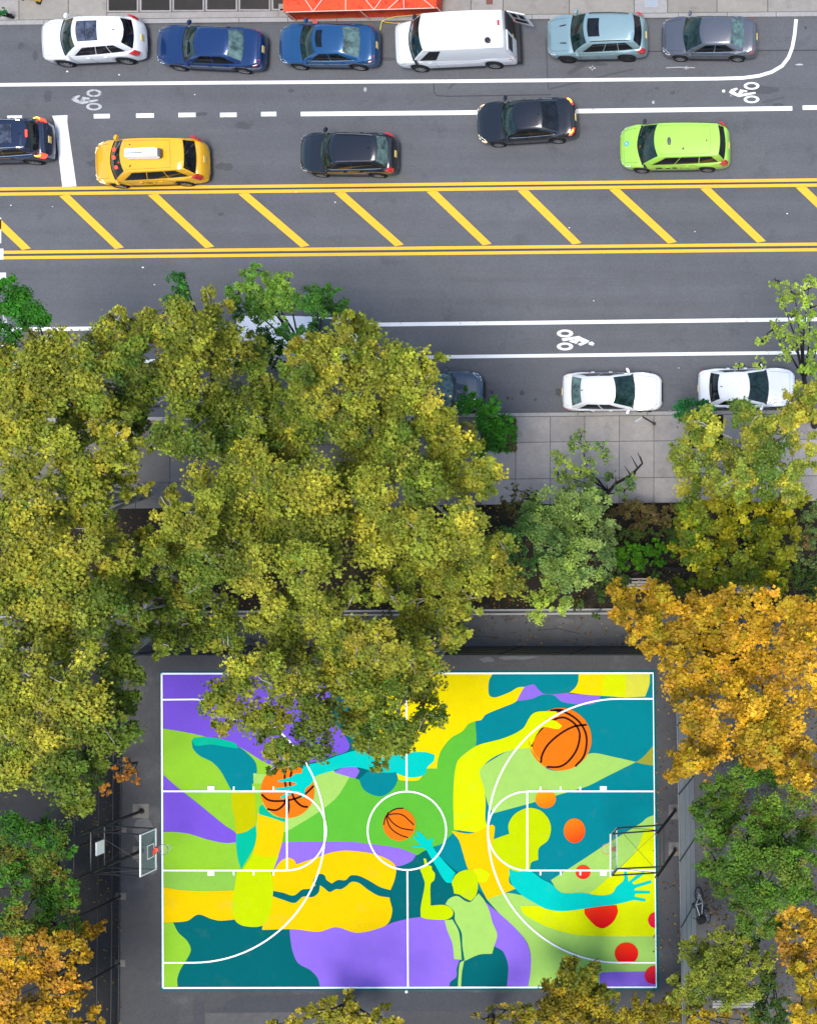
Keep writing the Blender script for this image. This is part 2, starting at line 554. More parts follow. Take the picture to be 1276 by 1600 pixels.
def ellipse(cx, cy, rx, ryy, n=28):
    return [(cx + rx * math.cos(2 * math.pi * i / n), cy + ryy * math.sin(2 * math.pi * i / n)) for i in range(n)]
def ring_into(mb, cx, cy, ro, ri, m, z):
    n = 28
    o, i_ = ellipse(cx, cy, *ro), ellipse(cx, cy, *ri)
    vs = [(*P(*q).xy, z) for q in o + i_]
    mb.add(vs, [(k, n + k, n + (k + 1) % n, (k + 1) % n) for k in range(n)], m)
def poly_into(mb, pts, m, z):
    vs, fs = tess([P(*q) for q in pts], z)
    mb.add(vs, fs, m)
RW = [(215, 225), (240, 190), (310, 170), (325, 185), (280, 215), (320, 243), (340, 215), (350, 190), (440, 205), (430, 225), (390, 222), (365, 245), (530, 220), (540, 240), (350, 280), (320, 277), (240, 245)]
def bike_west(dx, dy, m, dot=True):
    mb = MB()
    t = lambda x, y: (1110 + x / 7.687 + dx, 115 + y / 7.687 + dy)
    for y in (148, 310):
        ring_into(mb, *t(487, y), (12.3, 5.9), (7.4, 3.3), m, ZM)
    poly_into(mb, [t(*p) for p in RW], m, ZM)
    if dot:
        poly_into(mb, [t(*p) for p in ellipse(152, 210, 20, 18, 14)], m, ZM)
    mb.build('bicycle_symbol', road)
bike_west(0, 0, Wp)
bike_west(-1026, 11.4, M['faded_paint'], False)
RE = [(340, 370), (690, 318), (760, 355), (900, 415), (850, 460), (720, 515), (665, 480), (750, 445), (690, 415), (640, 475), (490, 430), (520, 408), (605, 402), (600, 385), (375, 425)]
def bike_east(dx, dy):
    mb = MB()
    t = lambda x, y: (850 + x / 12.76 + dx, 500 + y / 12.76 + dy)
    for y in (268, 528):
        ring_into(mb, *t(412, y), (12.8, 6.1), (6.8, 2.9), Wp, ZM)
    poly_into(mb, [t(*p) for p in RE], Wp, ZM)
    poly_into(mb, [t(*p) for p in ((880, 450), (950, 430), (1000, 470), (965, 512), (890, 492))], Wp, ZM)
    mb.build('bicycle_symbol', road)
bike_east(0, 0)
bike_east(-806, 8)
strip('chalk_mark', [(1040, 106), (1060, 105), (1085, 106)], 1.2, ZM, M['faded_paint'], road)
for x, y, w_, h_ in ((925, 106, 9, 1.4), (925, 106, 1.4, 7), (1072, 106, 10, 1.3), (1072, 106, 1.3, 6), (1222, 101, 1.2, 7), (1248, 101, 10, 1.2), (1020, 160, 3, 6), (570, 140, 3, 7)):
    sheet('chalk_mark', blob(x, y, w_ / 2 + .6, h_ / 2 + .6, 10, 0.35), ZM - 0.002, M['faded_paint'], road)

# ---- bits of litter on the road
lit = MB()
for x, y in ((106, 112), (187, 117), (305, 148), (224, 418), (242, 445), (18, 321), (83, 323), (463, 300), (524, 316), (889, 356), (1085, 362), (1229, 334), (1141, 150), (927, 470), (1060, 575), (736, 600), (760, 640), (790, 646), (815, 645), (1046, 642)):
    p = P(x, y)
    s = random.uniform(0.018, 0.042)
    lit.box((p.x - s, p.y - s * .7, 0.004), (p.x + s, p.y + s * .7, 0.03), M['white_metal'])
lit.build('road_litter', kind='stuff')

# ---- north pavement
def slab_box(name, x0, y0, x1, y1, z0, z1, m, parent, gap=0.9, **pr):
    """a slab of paving between photo columns x0..x1 and street rows y0..y1 (rows at x = 0)"""
    mb = MB()
    g = gap
    c = [(x0 + g, ry(y0, x0) + g), (x1 - g, ry(y0, x1) + g), (x1 - g, ry(y1, x1) - g), (x0 + g, ry(y1, x0) - g)]
    b = 0.012
    top = [P(*q) for q in c]
    cen = sum(top, Vector()) / 4
    vs = [(p.x, p.y, z0) for p in top] + [(p.x, p.y, z1 - b) for p in top]
    vs += [(p.x + (cen.x - p.x) * 0.02, p.y + (cen.y - p.y) * 0.02, z1) for p in top]
    fs = [(8, 11, 10, 9)]
    for r in (0, 4):
        for i in range(4):
            fs.append((r + i, r + 4 + i, r + 4 + (i + 1) % 4, r + (i + 1) % 4))
    mb.add(vs, fs, m)
    return mb.build(name, parent, **pr)
ZS = 0.13
nside = sheet('north_pavement', [(XA, ry(-300, XA)), (XB, ry(-300, XB)), (XB, ry(40, XB)), (XA, ry(40, XA))], ZS - 0.045, M['joint'], kind='structure')
x = -460
while x < 1700:
    slab_box('kerb_stone', x, 33.5, x + 76, 41, -0.02, ZS + 0.005, M['kerb'], nside, 0.35)
    x += 76
for x0, x1, m in ((-110, -55, 'slab_warm'), (-55, 33, 'slab'), (33, 110, 'slab_warm'), (110, 170, 'slab_warm'), (686, 737, 'slab'), (737, 787, 'slab'), (787, 890, 'slab_warm'), (890, 991, 'slab_warm'),
                  (991, 1043, 'kerb'), (1043, 1120, 'slab_warm'), (1120, 1199, 'slab_warm'), (1199, 1290, 'slab_warm'), (1290, 1380, 'slab_warm')):
    slab_box('paving_slab', x0, -58, x1, 33.5, 0.0, ZS, M[m], nside, 0.55)
slab_box('paving_slab', 170, 23.5, 437, 33.5, 0.0, ZS, M['slab'], nside, 0.4)
slab_box('paving_slab', 437, 12, 686, 33.5, 0.0, ZS, M['slab_warm'], nside, 0.4)
sheet('paint_mark', blob(494, 37, 4, 7), ZS + 0.008, plain('pink_marker_paint', (0.55, 0.12, 0.12), 0.8), nside)
# ventilation grates over the subway, one frame after another
for i, (x0, x1) in enumerate(((170.5, 219.5), (221.5, 270.5), (272.5, 322), (324, 373.5), (375.5, 425), (427, 476))):
    a, b = P(x0, ry(-60, x0)), P(x1, ry(23.3, x1))
    g = thing('pavement_grate', ['dark steel vent grate nearest the white parked car with a glass roof', 'second vent grate from the left in the row behind the navy car',
                                 'third vent grate from the left in the row behind the navy car', 'fourth vent grate from the left behind the navy car boot',
                                 'fifth vent grate, the last one fully clear of the orange netting', 'vent grate half hidden under the orange netting'][i], 'grate', ((a.x + b.x) / 2, (a.y + b.y) / 2, 0), 0, 'vent grates in the north pavement')
    w, h = (b.x - a.x) / 2, (a.y - b.y) / 2
    f = MB()
    t = 0.075
    f.box((-w, -h, 0.02), (w, -h + t, ZS), M['slab'])
    f.box((-w, h - t, 0.02), (w, h, ZS), M['slab'])
    f.box((-w, -h + t, 0.02), (-w + t, h - t, ZS), M['slab'])
    f.box((w - t, -h + t, 0.02), (w, h - t, ZS), M['slab'])
    f.build('frame', g)
    br = MB()
    n = 30
    for k in range(n):
        x = -w + t + (k + 0.5) * (2 * w - 2 * t) / n
        br.box((x - 0.006, -h + t, 0.06), (x + 0.006, h - t, ZS - 0.012), M['black_metal'])
    br.build('bars', g, kind='stuff')

# ---- south pavement
sside = sheet('south_pavement', [(XA, ry(653.5, XA)), (XB, ry(653.5, XB)), (XB, ry(797, XB)), (XA, ry(797, XA))], ZS - 0.045, M['joint'], kind='structure')
x = -280.0
k = 0
while x < 1400:
    slab_box('kerb_stone', x, 654, x + 107.6, 660.3, -0.02, ZS + 0.004, M['kerb'], sside, 0.4)
    x += 107.6
cols = [806.5 + 53.8 * i for i in range(-20, 10)]
for i, x in enumerate(cols[:-1]):
    for j, (ya, yb) in enumerate(((660.3, 700.2), (700.2, 757.2), (757.2, 797))):
        if j == 0 and (abs(x - (806.5 - 53.8)) < 1 or abs(x - (806.5 - 53.8 * 9)) < 1 or abs(x - (806.5 + 53.8 * 5)) < 1):
            sheet('tree_pit', [(x, ry(ya, x)), (x + 53.8, ry(ya, x)), (x + 53.8, ry(yb + 12, x)), (x, ry(yb + 12, x))], ZS - 0.03, M['soil'], sside)
            continue
        y0 = ya + 12 if (j == 1 and (abs(x - (806.5 - 53.8)) < 1 or abs(x - (806.5 - 53.8 * 9)) < 1 or abs(x - (806.5 + 53.8 * 5)) < 1)) else ya
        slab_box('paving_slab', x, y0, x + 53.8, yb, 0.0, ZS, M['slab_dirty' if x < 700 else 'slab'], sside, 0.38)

# ---- park: bed, path, court apron
bed = sheet('planting_bed', [(XA, 806), (XB, 760), (XB, 953), (XA, 953)], 0.004, M['soil'], kind='structure')
path_n = sheet('park_path', [(XA, 953), (1110, 953), (1110, 1016), (XA, 1016)], 0.008, M['path'], kind='structure')
apron = sheet('court_apron', [(190, 1016), (1074, 1016), (1090, 1800), (184, 1800)], 0.008, M['apron'], kind='structure')
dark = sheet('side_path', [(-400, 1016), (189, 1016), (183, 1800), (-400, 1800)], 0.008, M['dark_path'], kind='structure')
east = sheet('east_path', [(1111, 953), (1500, 953), (1500, 1800), (1091, 1800), (1075, 1017)], 0.008, M['path'], kind='structure')
# light concrete edge of the bed
edge = MB()
for y0, y1, z in ((949.6, 952.2, 0.16), (955.8, 958.8, 0.10)):
    a, b = P(-200, y0 + 8), P(1090, y0)
    a2, b2 = P(-200, y1 + 8), P(1090, y1)
    vs = [(a.x, a.y, 0), (b.x, b.y, 0), (b2.x, b2.y, 0), (a2.x, a2.y, 0), (a.x, a.y, z), (b.x, b.y, z), (b2.x, b2.y, z), (a2.x, a2.y, z)]
    edge.add(vs, [(3, 2, 1, 0), (7, 4, 5, 6), (0, 4, 7, 3), (1, 2, 6, 5), (0, 1, 5, 4), (3, 7, 6, 2)][:6], M['kerb'])
ed = edge.build('bed_kerb', kind='structure')
sheet('concrete_strip', [(321, 1583), (600, 1580), (600, 1640), (321, 1640)], 0.012, surface('old_concrete', (.085, .084, .080), .9, .2, ((.5, .2), (3, .25), (30, .4)), .3), apron)
sheet('asphalt_repair', [(302, 1562), (320, 1561), (320, 1660), (302, 1660)], 0.011, M['patch'], apron)
sheet('asphalt_repair', [(372, 1556), (640, 1550), (1000, 1552), (1000, 1579), (330, 1581)], 0.010, M['patch'], apron)
for x0, y0, x1, y1 in ((1044, 1257, 1061, 1280), (1044, 1316, 1061, 1337), (208, 1256, 233, 1278), (208, 1322, 233, 1342)):
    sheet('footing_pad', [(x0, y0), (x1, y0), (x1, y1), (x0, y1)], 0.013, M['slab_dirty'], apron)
for x, y, a, b in ((225, 1300, 14, 20), (810, 1028, 30, 3), (760, 1031, 12, 4), (880, 970, 16, 5), (230, 1352, 16, 16), (1050, 1050, 5, 20)):
    sheet('worn_spot', blob(x, y, a, b, 14, 0.3), 0.0105, surface('worn_asphalt', (0.10, 0.10, 0.102), 0.85, 0.3) if 'worn' not in M else M['worn'], apron)
for line in ([(840, 985), (870, 982), (905, 990)], [(700, 1000), (740, 994), (780, 996)], [(905, 962), (910, 975), (900, 985)]):
    strip('path_crack', line, 0.8, 0.011, M['dark_path'], path_n)

# ---- basketball court with its mural
def cr(key):
    ox, oy, s = {'A': (230, 1030, 3.038), 'B': (600, 1030, 2.774), 'C': (420, 1180, 3.038), 'D': (840, 1180, 2.927), 'E': (0, 1180, 2.9), 'X': (0, 0, 1)}[key]
    return lambda p: (ox + p[0] / s, oy + p[1] / s)
def acr(name, rgb, rough=0.6):
    col = tuple(c / 1.57 for c in lin(*rgb))      # photo colour to albedo at this exposure
    return surface(name, col, 0.9, 0.06, ((0.25, 0.07), (2.0, 0.06), (12.0, 0.08), (30.0, 0.10)), 0.15,
                   second=tuple(c * 0.86 + 0.02 for c in col), second_scale=0.8, second_cut=(0.56, 0.80))
K = dict(
    teal=acr('court_teal', (0, 108, 112)), teal2=acr('court_teal_light', (2, 142, 152)), purple=acr('court_purple', (132, 94, 224)), purple2=acr('court_violet', (156, 118, 238)),
    lime=acr('court_lime', (156, 214, 56)), lime2=acr('court_lime_soft', (150, 207, 80)), green=acr('court_green', (104, 200, 60)), pale=acr('court_pale_green', (178, 226, 108)),
    yellow=acr('court_yellow', (255, 232, 0)), gold=acr('court_gold', (254, 213, 0)), citrus=acr('court_citrus', (210, 233, 0)), acid=acr('court_acid', (234, 246, 4)),
    olive=acr('court_olive', (206, 205, 0)), turq=acr('court_turquoise', (0, 216, 200)), jade=acr('court_jade', (0, 198, 158)), mustard=acr('court_mustard', (165, 168, 60)),
    orange=acr('court_orange', (255, 130, 22)), maroon=acr('court_maroon', (58, 20, 26)), blend=acr('court_yellow_pale', (236, 233, 74)))

def gradient(name, c0, c1):
    m, nt, b = new_mat(name)
    tc = nt.nodes.new('ShaderNodeTexCoord')
    sx = nt.nodes.new('ShaderNodeSeparateXYZ')
    nt.links.new(tc.outputs['Generated'], sx.inputs[0])
    mx = nt.nodes.new('ShaderNodeMix')
    mx.data_type = 'RGBA'
    f = math_node(nt, 'SUBTRACT', 1.15, sx.outputs['Y'])
    f = math_node(nt, 'MULTIPLY', f, 0.75)
    f = math_node(nt, 'ADD', f, math_node(nt, 'MULTIPLY', sx.outputs['X'], 0.25))
    nt.links.new(f, mx.inputs[0])
    mx.inputs[6].default_value = (*[c / 1.45 for c in lin(*c0)], 1)
    mx.inputs[7].default_value = (*[c / 1.45 for c in lin(*c1)], 1)
    nt.links.new(mx.outputs[2], b.inputs['Base Color'])
    b.inputs['Roughness'].default_value = 0.9
    b.inputs['Specular IOR Level'].default_value = 0.06
    return m
K['sun1'] = gradient('court_fade_amber', (255, 178, 20), (250, 120, 16))
K['sun2'] = gradient('court_fade_orange', (255, 146, 24), (250, 72, 24))
K['sun3'] = gradient('court_fade_red_orange', (250, 90, 40), (240, 40, 40))
K['sun4'] = gradient('court_fade_red', (255, 66, 18), (240, 4, 28))
K['sun5'] = gradient('court_fade_crimson', (245, 60, 40), (235, 10, 70))
K['band'] = gradient('court_fade_yellow', (226, 226, 40), (206, 206, 60))

court = sheet('basketball_court', [(250.5, 1048.5), (1023.5, 1047), (1029.5, 1546.5), (252, 1547.5)], 0.014, K['teal'], kind='structure')
sheet('painted_shape', [(640, 1051), (1020, 1051), (1024, 1400), (760, 1400), (640, 1300)], 0.016, K['teal2'], court)  # brighter light on this side painted in as a lighter teal
def clampc(p):
    x, y = p
    t = (y - 1051) / 492
    return (min(max(x, 254 + 2 * t), 1020.5 + 4.5 * t), min(max(y, 1051.5), 1542.5))
def shape(key, pts, col, layer, smooth=True, clip=True):
    f = cr(key) if isinstance(key, str) else key
    q = [f(p) if len(p) == 2 else cr(p[0])(p[1:]) for p in pts]
    if smooth:
        q = smooth_closed(q, 6)
    if clip:
        q = [clampc(p) for p in q]
    q2 = [q[0]]
    for p in q[1:]:
        if abs(p[0] - q2[-1][0]) + abs(p[1] - q2[-1][1]) > 0.05:
            q2.append(p)
    return sheet('painted_shape', q2, 0.016 + 0.003 * layer, K[col], court)

S = shape
# -- left end
S('X', [(250, 1138), (305, 1146), (400, 1175), (440, 1200), (446, 1360), (430, 1400), (250, 1392)], 'lime', 1, False)
S('E', [(740, 520), (1080, 518), (1070, 620), (940, 622), (830, 620), (740, 604)], 'lime2', 2)
S('A', [(60, 60), (880, 60), (870, 250), (960, 400), (950, 435), (870, 462), (770, 492), (600, 505), (430, 412), (250, 360), (60, 324)], 'purple', 2)
S('A', [(213, 384), (220, 425), (250, 457), (310, 488), (350, 530), (385, 592), (405, 624), (440, 632), (480, 633), (512, 626), (520, 500), (470, 440), (430, 415), (300, 400), (230, 405)], 'teal2', 3)
S('A', [(214, 384), (224, 373), (300, 370), (420, 398), (432, 424), (380, 416), (300, 404), (232, 410)], 'jade', 4)
S('E', [(730, 74), (745, 90), (790, 132), (870, 195), (950, 260), (1020, 317), (1073, 356), (1074, 394), (1020, 397), (940, 381), (860, 356), (790, 347), (730, 349)], 'purple', 3)
S('A', [(505, 540), (560, 545), (700, 540), (880, 528), (962, 558), (905, 650), (830, 714), (740, 772), (640, 824), (520, 832), (512, 700)], 'pale', 4)
S('A', [(500, 590), (545, 590), (548, 690), (520, 780), (505, 700)], 'lime', 5)
G1 = [('X', 441, 1318), ('X', 441, 1302), ('A', 740, 772), ('A', 830, 714), ('A', 905, 650), ('A', 962, 558), ('A', 1050, 580), ('A', 1195, 570), ('B', 60, 518), ('B', 155, 520), ('B', 180, 475), ('B', 228, 472), ('B', 235, 430), ('B', 250, 390), ('B', 290, 340), ('B', 340, 310),
      ('B', 365, 280), ('B', 396, 268), ('B', 396, 380), ('B', 350, 420), ('B', 330, 600), ('B', 318, 745), ('C', 880, 364), ('C', 820, 420), ('C', 785, 432), ('C', 730, 458), ('C', 700, 474), ('C', 600, 445), ('C', 480, 432), ('C', 300, 420), ('C', 60, 420)]
S('X', G1, 'green', 3)
S('A', [(1060, 75), (1200, 80), (1190, 110), (1120, 135), (1070, 105)], 'green', 5)
# -- top middle and right
S('B', [(-20, 60), (472, 60), (456, 90), (452, 130), (458, 158), (482, 165), (545, 142), (580, 122), (610, 119), (575, 180), (520, 206), (440, 240), (422, 262), (396, 268), (365, 281), (340, 311), (290, 341), (250, 391), (235, 431), (229, 473), (182, 476), (170, 500), (150, 523), (100, 526), (62, 519), (40, 470), (-20, 470)], 'yellow', 4)
S('B', [(608, 121), (630, 112), (650, 109), (668, 130), (690, 147), (735, 151), (800, 145), (860, 152), (940, 158), (917, 188), (870, 197), (820, 193), (770, 183), (735, 156), (690, 152), (640, 171), (574, 181)], 'purple2', 5)
S('B', [(843, 60), (960, 60), (950, 158), (850, 152), (800, 147), (826, 125), (840, 100)], 'yellow', 5)
S('B', [(950, 60), (1060, 60), (1050, 165), (945, 158)], 'acid', 6)
S('B', [(1050, 60), (1151, 60), (1149, 110), (1131, 161), (1045, 165)], 'blend', 7)
S('B', [(40, 445), (110, 406), (180, 402), (221, 414), (216, 440), (190, 465), (175, 500), (120, 512), (62, 497), (38, 475)], 'turq', 6)
S('C', [(428, 112), (500, 60), (600, 68), (613, 110), (590, 160), (540, 193), (490, 186), (450, 160)], 'teal2', 6)
S('A', [(885, 535), (930, 515), (985, 500), (1010, 530), (990, 565), (960, 558)], 'purple2', 5)
# -- pale beam and the big citrus arm on the right
S('B', [(395, 480), (560, 385), (640, 365), (700, 470), (770, 482), (830, 462), (890, 408), (1000, 424), (1092, 445), (1040, 470), (960, 510), (880, 550), (770, 583), (640, 622), (475, 667), (455, 640), (430, 560)], 'pale', 4)
S('B', [(1088, 446), (1120, 425), (1180, 355), (1180, 462), (1130, 455)], 'mustard', 4)
S('B', [(300, 600), (306, 500), (320, 440), (362, 400), (410, 371), (520, 341), (600, 301), (632, 250), (660, 228), (745, 225), (757, 248), (715, 256), (742, 266), (772, 288), (755, 302), (690, 297), (662, 330), (640, 378), (560, 390), (480, 421), (430, 460), (414, 490), (434, 560), (440, 620), (440, 700), (462, 752), (380, 748), (303, 737)], 'acid', 5)
S('C', [(866, 358), (960, 370), (1060, 328), (1072, 338), (1067, 400), (1060, 442), (1085, 485), (1142, 530), (1140, 600), (1172, 632), (1110, 656), (1035, 683), (1013, 640), (988, 590), (948, 543), (922, 465), (902, 402)], 'gold', 6)
S('C', [(1062, 400), (1100, 386), (1141, 372), (1137, 330), (1160, 286), (1200, 258), (1240, 249), (1290, 262), (1326, 300), (1339, 345), (1325, 402), (1282, 440), (1278, 495), (1246, 508), (1238, 545), (1196, 556), (1138, 535), (1090, 488), (1062, 440)], 'citrus', 7)
S('D', [(545, 268), (500, 285), (470, 310), (330, 395), (200, 480), (60, 570), (110, 640), (250, 640), (545, 560)], 'pale', 4)
S('C', [(1035, 684), (1110, 653), (1200, 664), ('D', 100, 690), ('D', 545, 800), ('D', 545, 1075), ('C', 1228, 1112), ('C', 1244, 960), ('C', 1226, 890), ('C', 1180, 830), ('C', 1105, 762)], 'pale', 4)
S('D', [(545, 320), (490, 346), (452, 430), (400, 492), (322, 560), (240, 628), (100, 690), (-30, 688), (-80, 690), (-66, 722), (-20, 752), (60, 790), (150, 815), (260, 826), (545, 827)], 'acid', 5)
S('D', [(280, 1000), (300, 992), (545, 987), (545, 1075), (285, 1075)], 'purple2', 5)
ARM = [('C', 1140, 540), ('C', 1190, 552), ('C', 1240, 548), ('D', 20, 566), ('D', 62, 587), ('D', 110, 628), ('D', 200, 628), ('D', 290, 640), ('D', 340, 630), ('D', 360, 600), ('D', 392, 570), ('D', 393, 520), ('D', 405, 520), ('D', 415, 578),
       ('D', 455, 545), ('D', 482, 531), ('D', 490, 541), ('D', 430, 582), ('D', 442, 590), ('D', 515, 570), ('D', 522, 583), ('D', 447, 607), ('D', 440, 617), ('D', 512, 619), ('D', 514, 632), ('D', 446, 633), ('D', 442, 645), ('D', 494, 656), ('D', 490, 669),
       ('D', 438, 662), ('D', 400, 671), ('D', 330, 686), ('D', 215, 701), ('D', 110, 712), ('D', 40, 702), ('C', 1276, 708), ('C', 1200, 662), ('C', 1150, 605)]
S('X', ARM, 'turq', 8)
# -- bottom middle
S('C', [(1030, 698), (1110, 764), (1180, 830), (1224, 890), (1244, 960), (1240, 1040), (1228, 1112), (1128, 1112), (1136, 1000), (1112, 932), (1070, 905), (1084, 850), (1061, 790), (1048, 740)], 'purple2', 5)
S('C', [(100, 822), (240, 830), (320, 810), (420, 838), (540, 812), (600, 790), (720, 767), (842, 778), (850, 830), (870, 890), (880, 965), (906, 970), (892, 1010), (890, 1050), (860, 1078), (857, 1112), (246, 1112), (235, 1060), (200, 1020), (140, 985), (115, 930), (104, 870)], 'purple2', 5)
S('C', [(62, 412), (200, 409), (400, 412), (520, 425), (620, 441), (700, 471), (680, 500), (640, 520), (600, 526), (560, 500), (350, 470), (250, 490), (130, 525), (60, 540), (25, 577), (14, 575), (45, 470)], 'purple2', 4)
S('C', [(20, 560), (60, 500), (95, 486), (122, 497), (132, 517), (220, 487), (300, 460), (370, 451), (490, 465), (560, 490), (603, 526), (598, 590), (578, 642), (575, 680), (587, 735), (572, 790), (540, 815), (420, 842), (320, 815), (240, 837), (120, 825), (-30, 828), (-25, 790), (0, 640)], 'gold', 6)
S('C', [(20, 642), (70, 652), (120, 665), (160, 637), (200, 632), (225, 616), (211, 604), (220, 580), (245, 562), (267, 570), (275, 590), (300, 608), (330, 591), (365, 592), (390, 570), (430, 572), (480, 596), (530, 625), (582, 640), (577, 675), (520, 665), (470, 636), (430, 606), (395, 600), (370, 620), (345, 635), (320, 635), (290, 648), (265, 630), (245, 616), (238, 650), (210, 672), (165, 670), (125, 700), (70, 685), (20, 668)], 'teal', 7)
S('E', [(740, 598), (830, 611), (940, 615), (1080, 611), (1080, 742), (1000, 749), (960, 741), (900, 721), (850, 750), (740, 758)], 'gold', 4)
S('E', [(740, 757), (787, 757), (810, 802), (850, 840), (867, 880), (850, 922), (820, 970), (806, 1012), (808, 1055), (740, 1055)], 'lime', 4)
S('E', [(1053, 160), (1156, 160), (1158, 320), (1115, 346), (1073, 356), (1066, 290), (1053, 230)], 'olive', 6)
S('E', [(1073, 356), (1115, 347), (1158, 318), (1164, 360), (1150, 420), (1095, 516), (1080, 470), (1072, 400)], 'jade', 7)
S('X', [(403, 1270), (420, 1273), (446, 1284), (441, 1318), (428, 1358), (381, 1358), (396, 1332), (402, 1304)], 'gold', 8)
S('X', [(396.5, 1333), (415, 1339), (436, 1337), (428, 1358.5), (380, 1358.5)], 'citrus', 9)
S('E', [(1078, 518), (1230, 518), (1240, 600), (1226, 720), (1190, 771), (1110, 773), (1070, 750), (1053, 690), (1065, 600)], 'citrus', 8)
# -- small player in the middle
S('C', [(838, 706), (856, 680), (895, 667), (932, 690), (958, 695), (982, 668), (997, 655), (1025, 690), (1048, 740), (1061, 790), (1084, 850), (1070, 905), (1060, 941), (1000, 945), (930, 975), (919, 900), (915, 840), (884, 780), (882, 745), (862, 720)], 'pale', 7)
S('C', [(835, 782), (872, 778), (900, 830), (909, 880), (916, 970), (880, 966), (871, 890), (848, 832)], 'pale', 7)
S('C', [(908, 985), (928, 972), (917, 1030), (912, 1112), (897, 1112), (901, 1040)], 'pale', 7)
S('C', [(735, 488), (747, 490), (754, 520), (774, 525), (776, 542), (789, 560), (786, 590), (769, 610), (769, 712), (830, 709), (860, 720), (876, 745), (868, 766), (840, 779), (750, 776), (722, 766), (722, 720), (741, 610), (730, 570), (718, 540), (742, 528)], 'citrus', 8)
S('C', [(880, 606), (840, 600), (790, 520), (760, 470), (740, 441), (685, 436), (682, 428), (722, 425), (689, 390), (690, 380), (716, 392), (700, 366), (713, 363), (742, 386), (754, 405), (774, 390), (783, 398), (775, 422), (790, 450), (830, 500), (886, 558), (872, 590)], 'turq', 7)
S('C', [(950, 550), (1000, 534), (1052, 560), (1032, 602), (985, 596)], 'acid', 8)
S('C', [(870, 607), (885, 570), (920, 547), (960, 543), (988, 570), (993, 620), (985, 660), (960, 690), (930, 676), (905, 660), (880, 655), (875, 626)], 'citrus', 9)
# -- balls and dots
def ball(cx, cy, r, lines, w):
    S('X', ellipse(cx, cy, r, r, 48), 'orange', 9, False)
    for ln in lines:
        pts = []
        V = [Vector(p) for p in ln]
        for i in range(len(V) - 1):
            p0 = V[i - 1] if i else V[0] * 2 - V[1]
            p3 = V[i + 2] if i + 2 < len(V) else V[-1] * 2 - V[-2]
            for t in (0, .25, .5, .75):
                q = 0.5 * ((2 * V[i]) + (V[i + 1] - p0) * t + (2 * p0 - 5 * V[i] + 4 * V[i + 1] - p3) * t * t + (3 * V[i] - p0 - 3 * V[i + 1] + p3) * t ** 3)
                pts.append(tuple(q))
        pts.append(tuple(V[-1]))
        strip('ball_seam', pts, w, 0.016 + 0.003 * 10, K['maroon'], court)
f = cr('A')
ball(450, 1236, 42, [[f(p) for p in l] for l in ([(545, 640), (580, 668), (640, 672), (700, 662), (750, 640), (793, 600)], [(668, 500), (655, 560), (668, 650), (675, 700), (665, 748)], [(572, 710), (615, 715), (650, 690), (665, 650)],
     [(690, 520), (680, 590), (700, 660), (735, 695), (765, 700)])], 3.2)
f = cr('B')
ball(875, 1154.7, 49, [[f(p) for p in l] for l in ([(640, 378), (650, 340), (700, 285), (760, 253), (800, 260), (835, 290), (848, 330), (835, 390), (800, 440), (760, 465), (705, 466)], [(878, 283), (820, 292), (760, 325), (710, 370), (685, 415), (680, 448)],
     [(735, 220), (790, 232), (840, 265), (870, 310), (878, 360), (865, 420), (828, 464)], [(720, 222), (760, 218), (780, 222)])], 3.2)
f = cr('C')
ball(624, 1288, 25.4, [[f(p) for p in l] for l in ([(547, 330), (555, 295), (575, 270), (605, 254), (640, 251)], [(560, 285), (600, 277), (640, 285), (690, 330)], [(565, 288), (590, 320), (630, 345), (686, 355)], [(568, 270), (562, 300), (580, 345), (620, 375), (662, 390)])], 1.9)
S('A', [(620, 576), (690, 556), (700, 545), (735, 540), (745, 502), (830, 485), (905, 457), (1000, 430), (1150, 420), (1230, 480), (1200, 530), (1100, 535), (1000, 512), (940, 512), (880, 529), (800, 556), (780, 592), (755, 612), (750, 652), (738, 655), (730, 630), (710, 627), (642, 663), (634, 653), (690, 617), (616, 626), (612, 612), (690, 600), (715, 590), (690, 581), (626, 582)], 'turq', 11)
S('A', [(535, 700), (550, 690), (578, 725), (610, 746), (657, 757), (655, 773), (580, 748), (536, 735)], 'jade', 11)
S('B', [(630, 255), (660, 228), (745, 225), (757, 246), (715, 254), (697, 261), (742, 266), (772, 288), (755, 302), (690, 294), (664, 322), (640, 372), (628, 350)], 'acid', 11)
S('B', [(655, 330), (680, 290), (640, 378), (690, 455), (660, 420), (632, 372)], 'acid', 10)
S('X', ellipse(852.3, 1248, 16.2, 14.6, 32), 'sun1', 9, False)
S('X', ellipse(897.4, 1297.5, 16.8, 19.3, 32), 'sun2', 9, False)
S('X', ellipse(910.7, 1362, 11.8, 11.2, 32), 'sun3', 9, False)
S('D', [(213, 701), (270, 692), (330, 685), (360, 684), (366, 715), (345, 760), (310, 787), (290, 790), (265, 780), (230, 745), (214, 722)], 'sun4', 9)
S('D', [(540, 714), (515, 725), (503, 752), (515, 780), (540, 792)], 'sun5', 9)
S('D', ellipse(405, 905, 54, 50, 32), 'sun4', 9, False)
S('D', [(545, 958), (510, 968), (488, 1000), (500, 1035), (545, 1050)], 'sun5', 9)

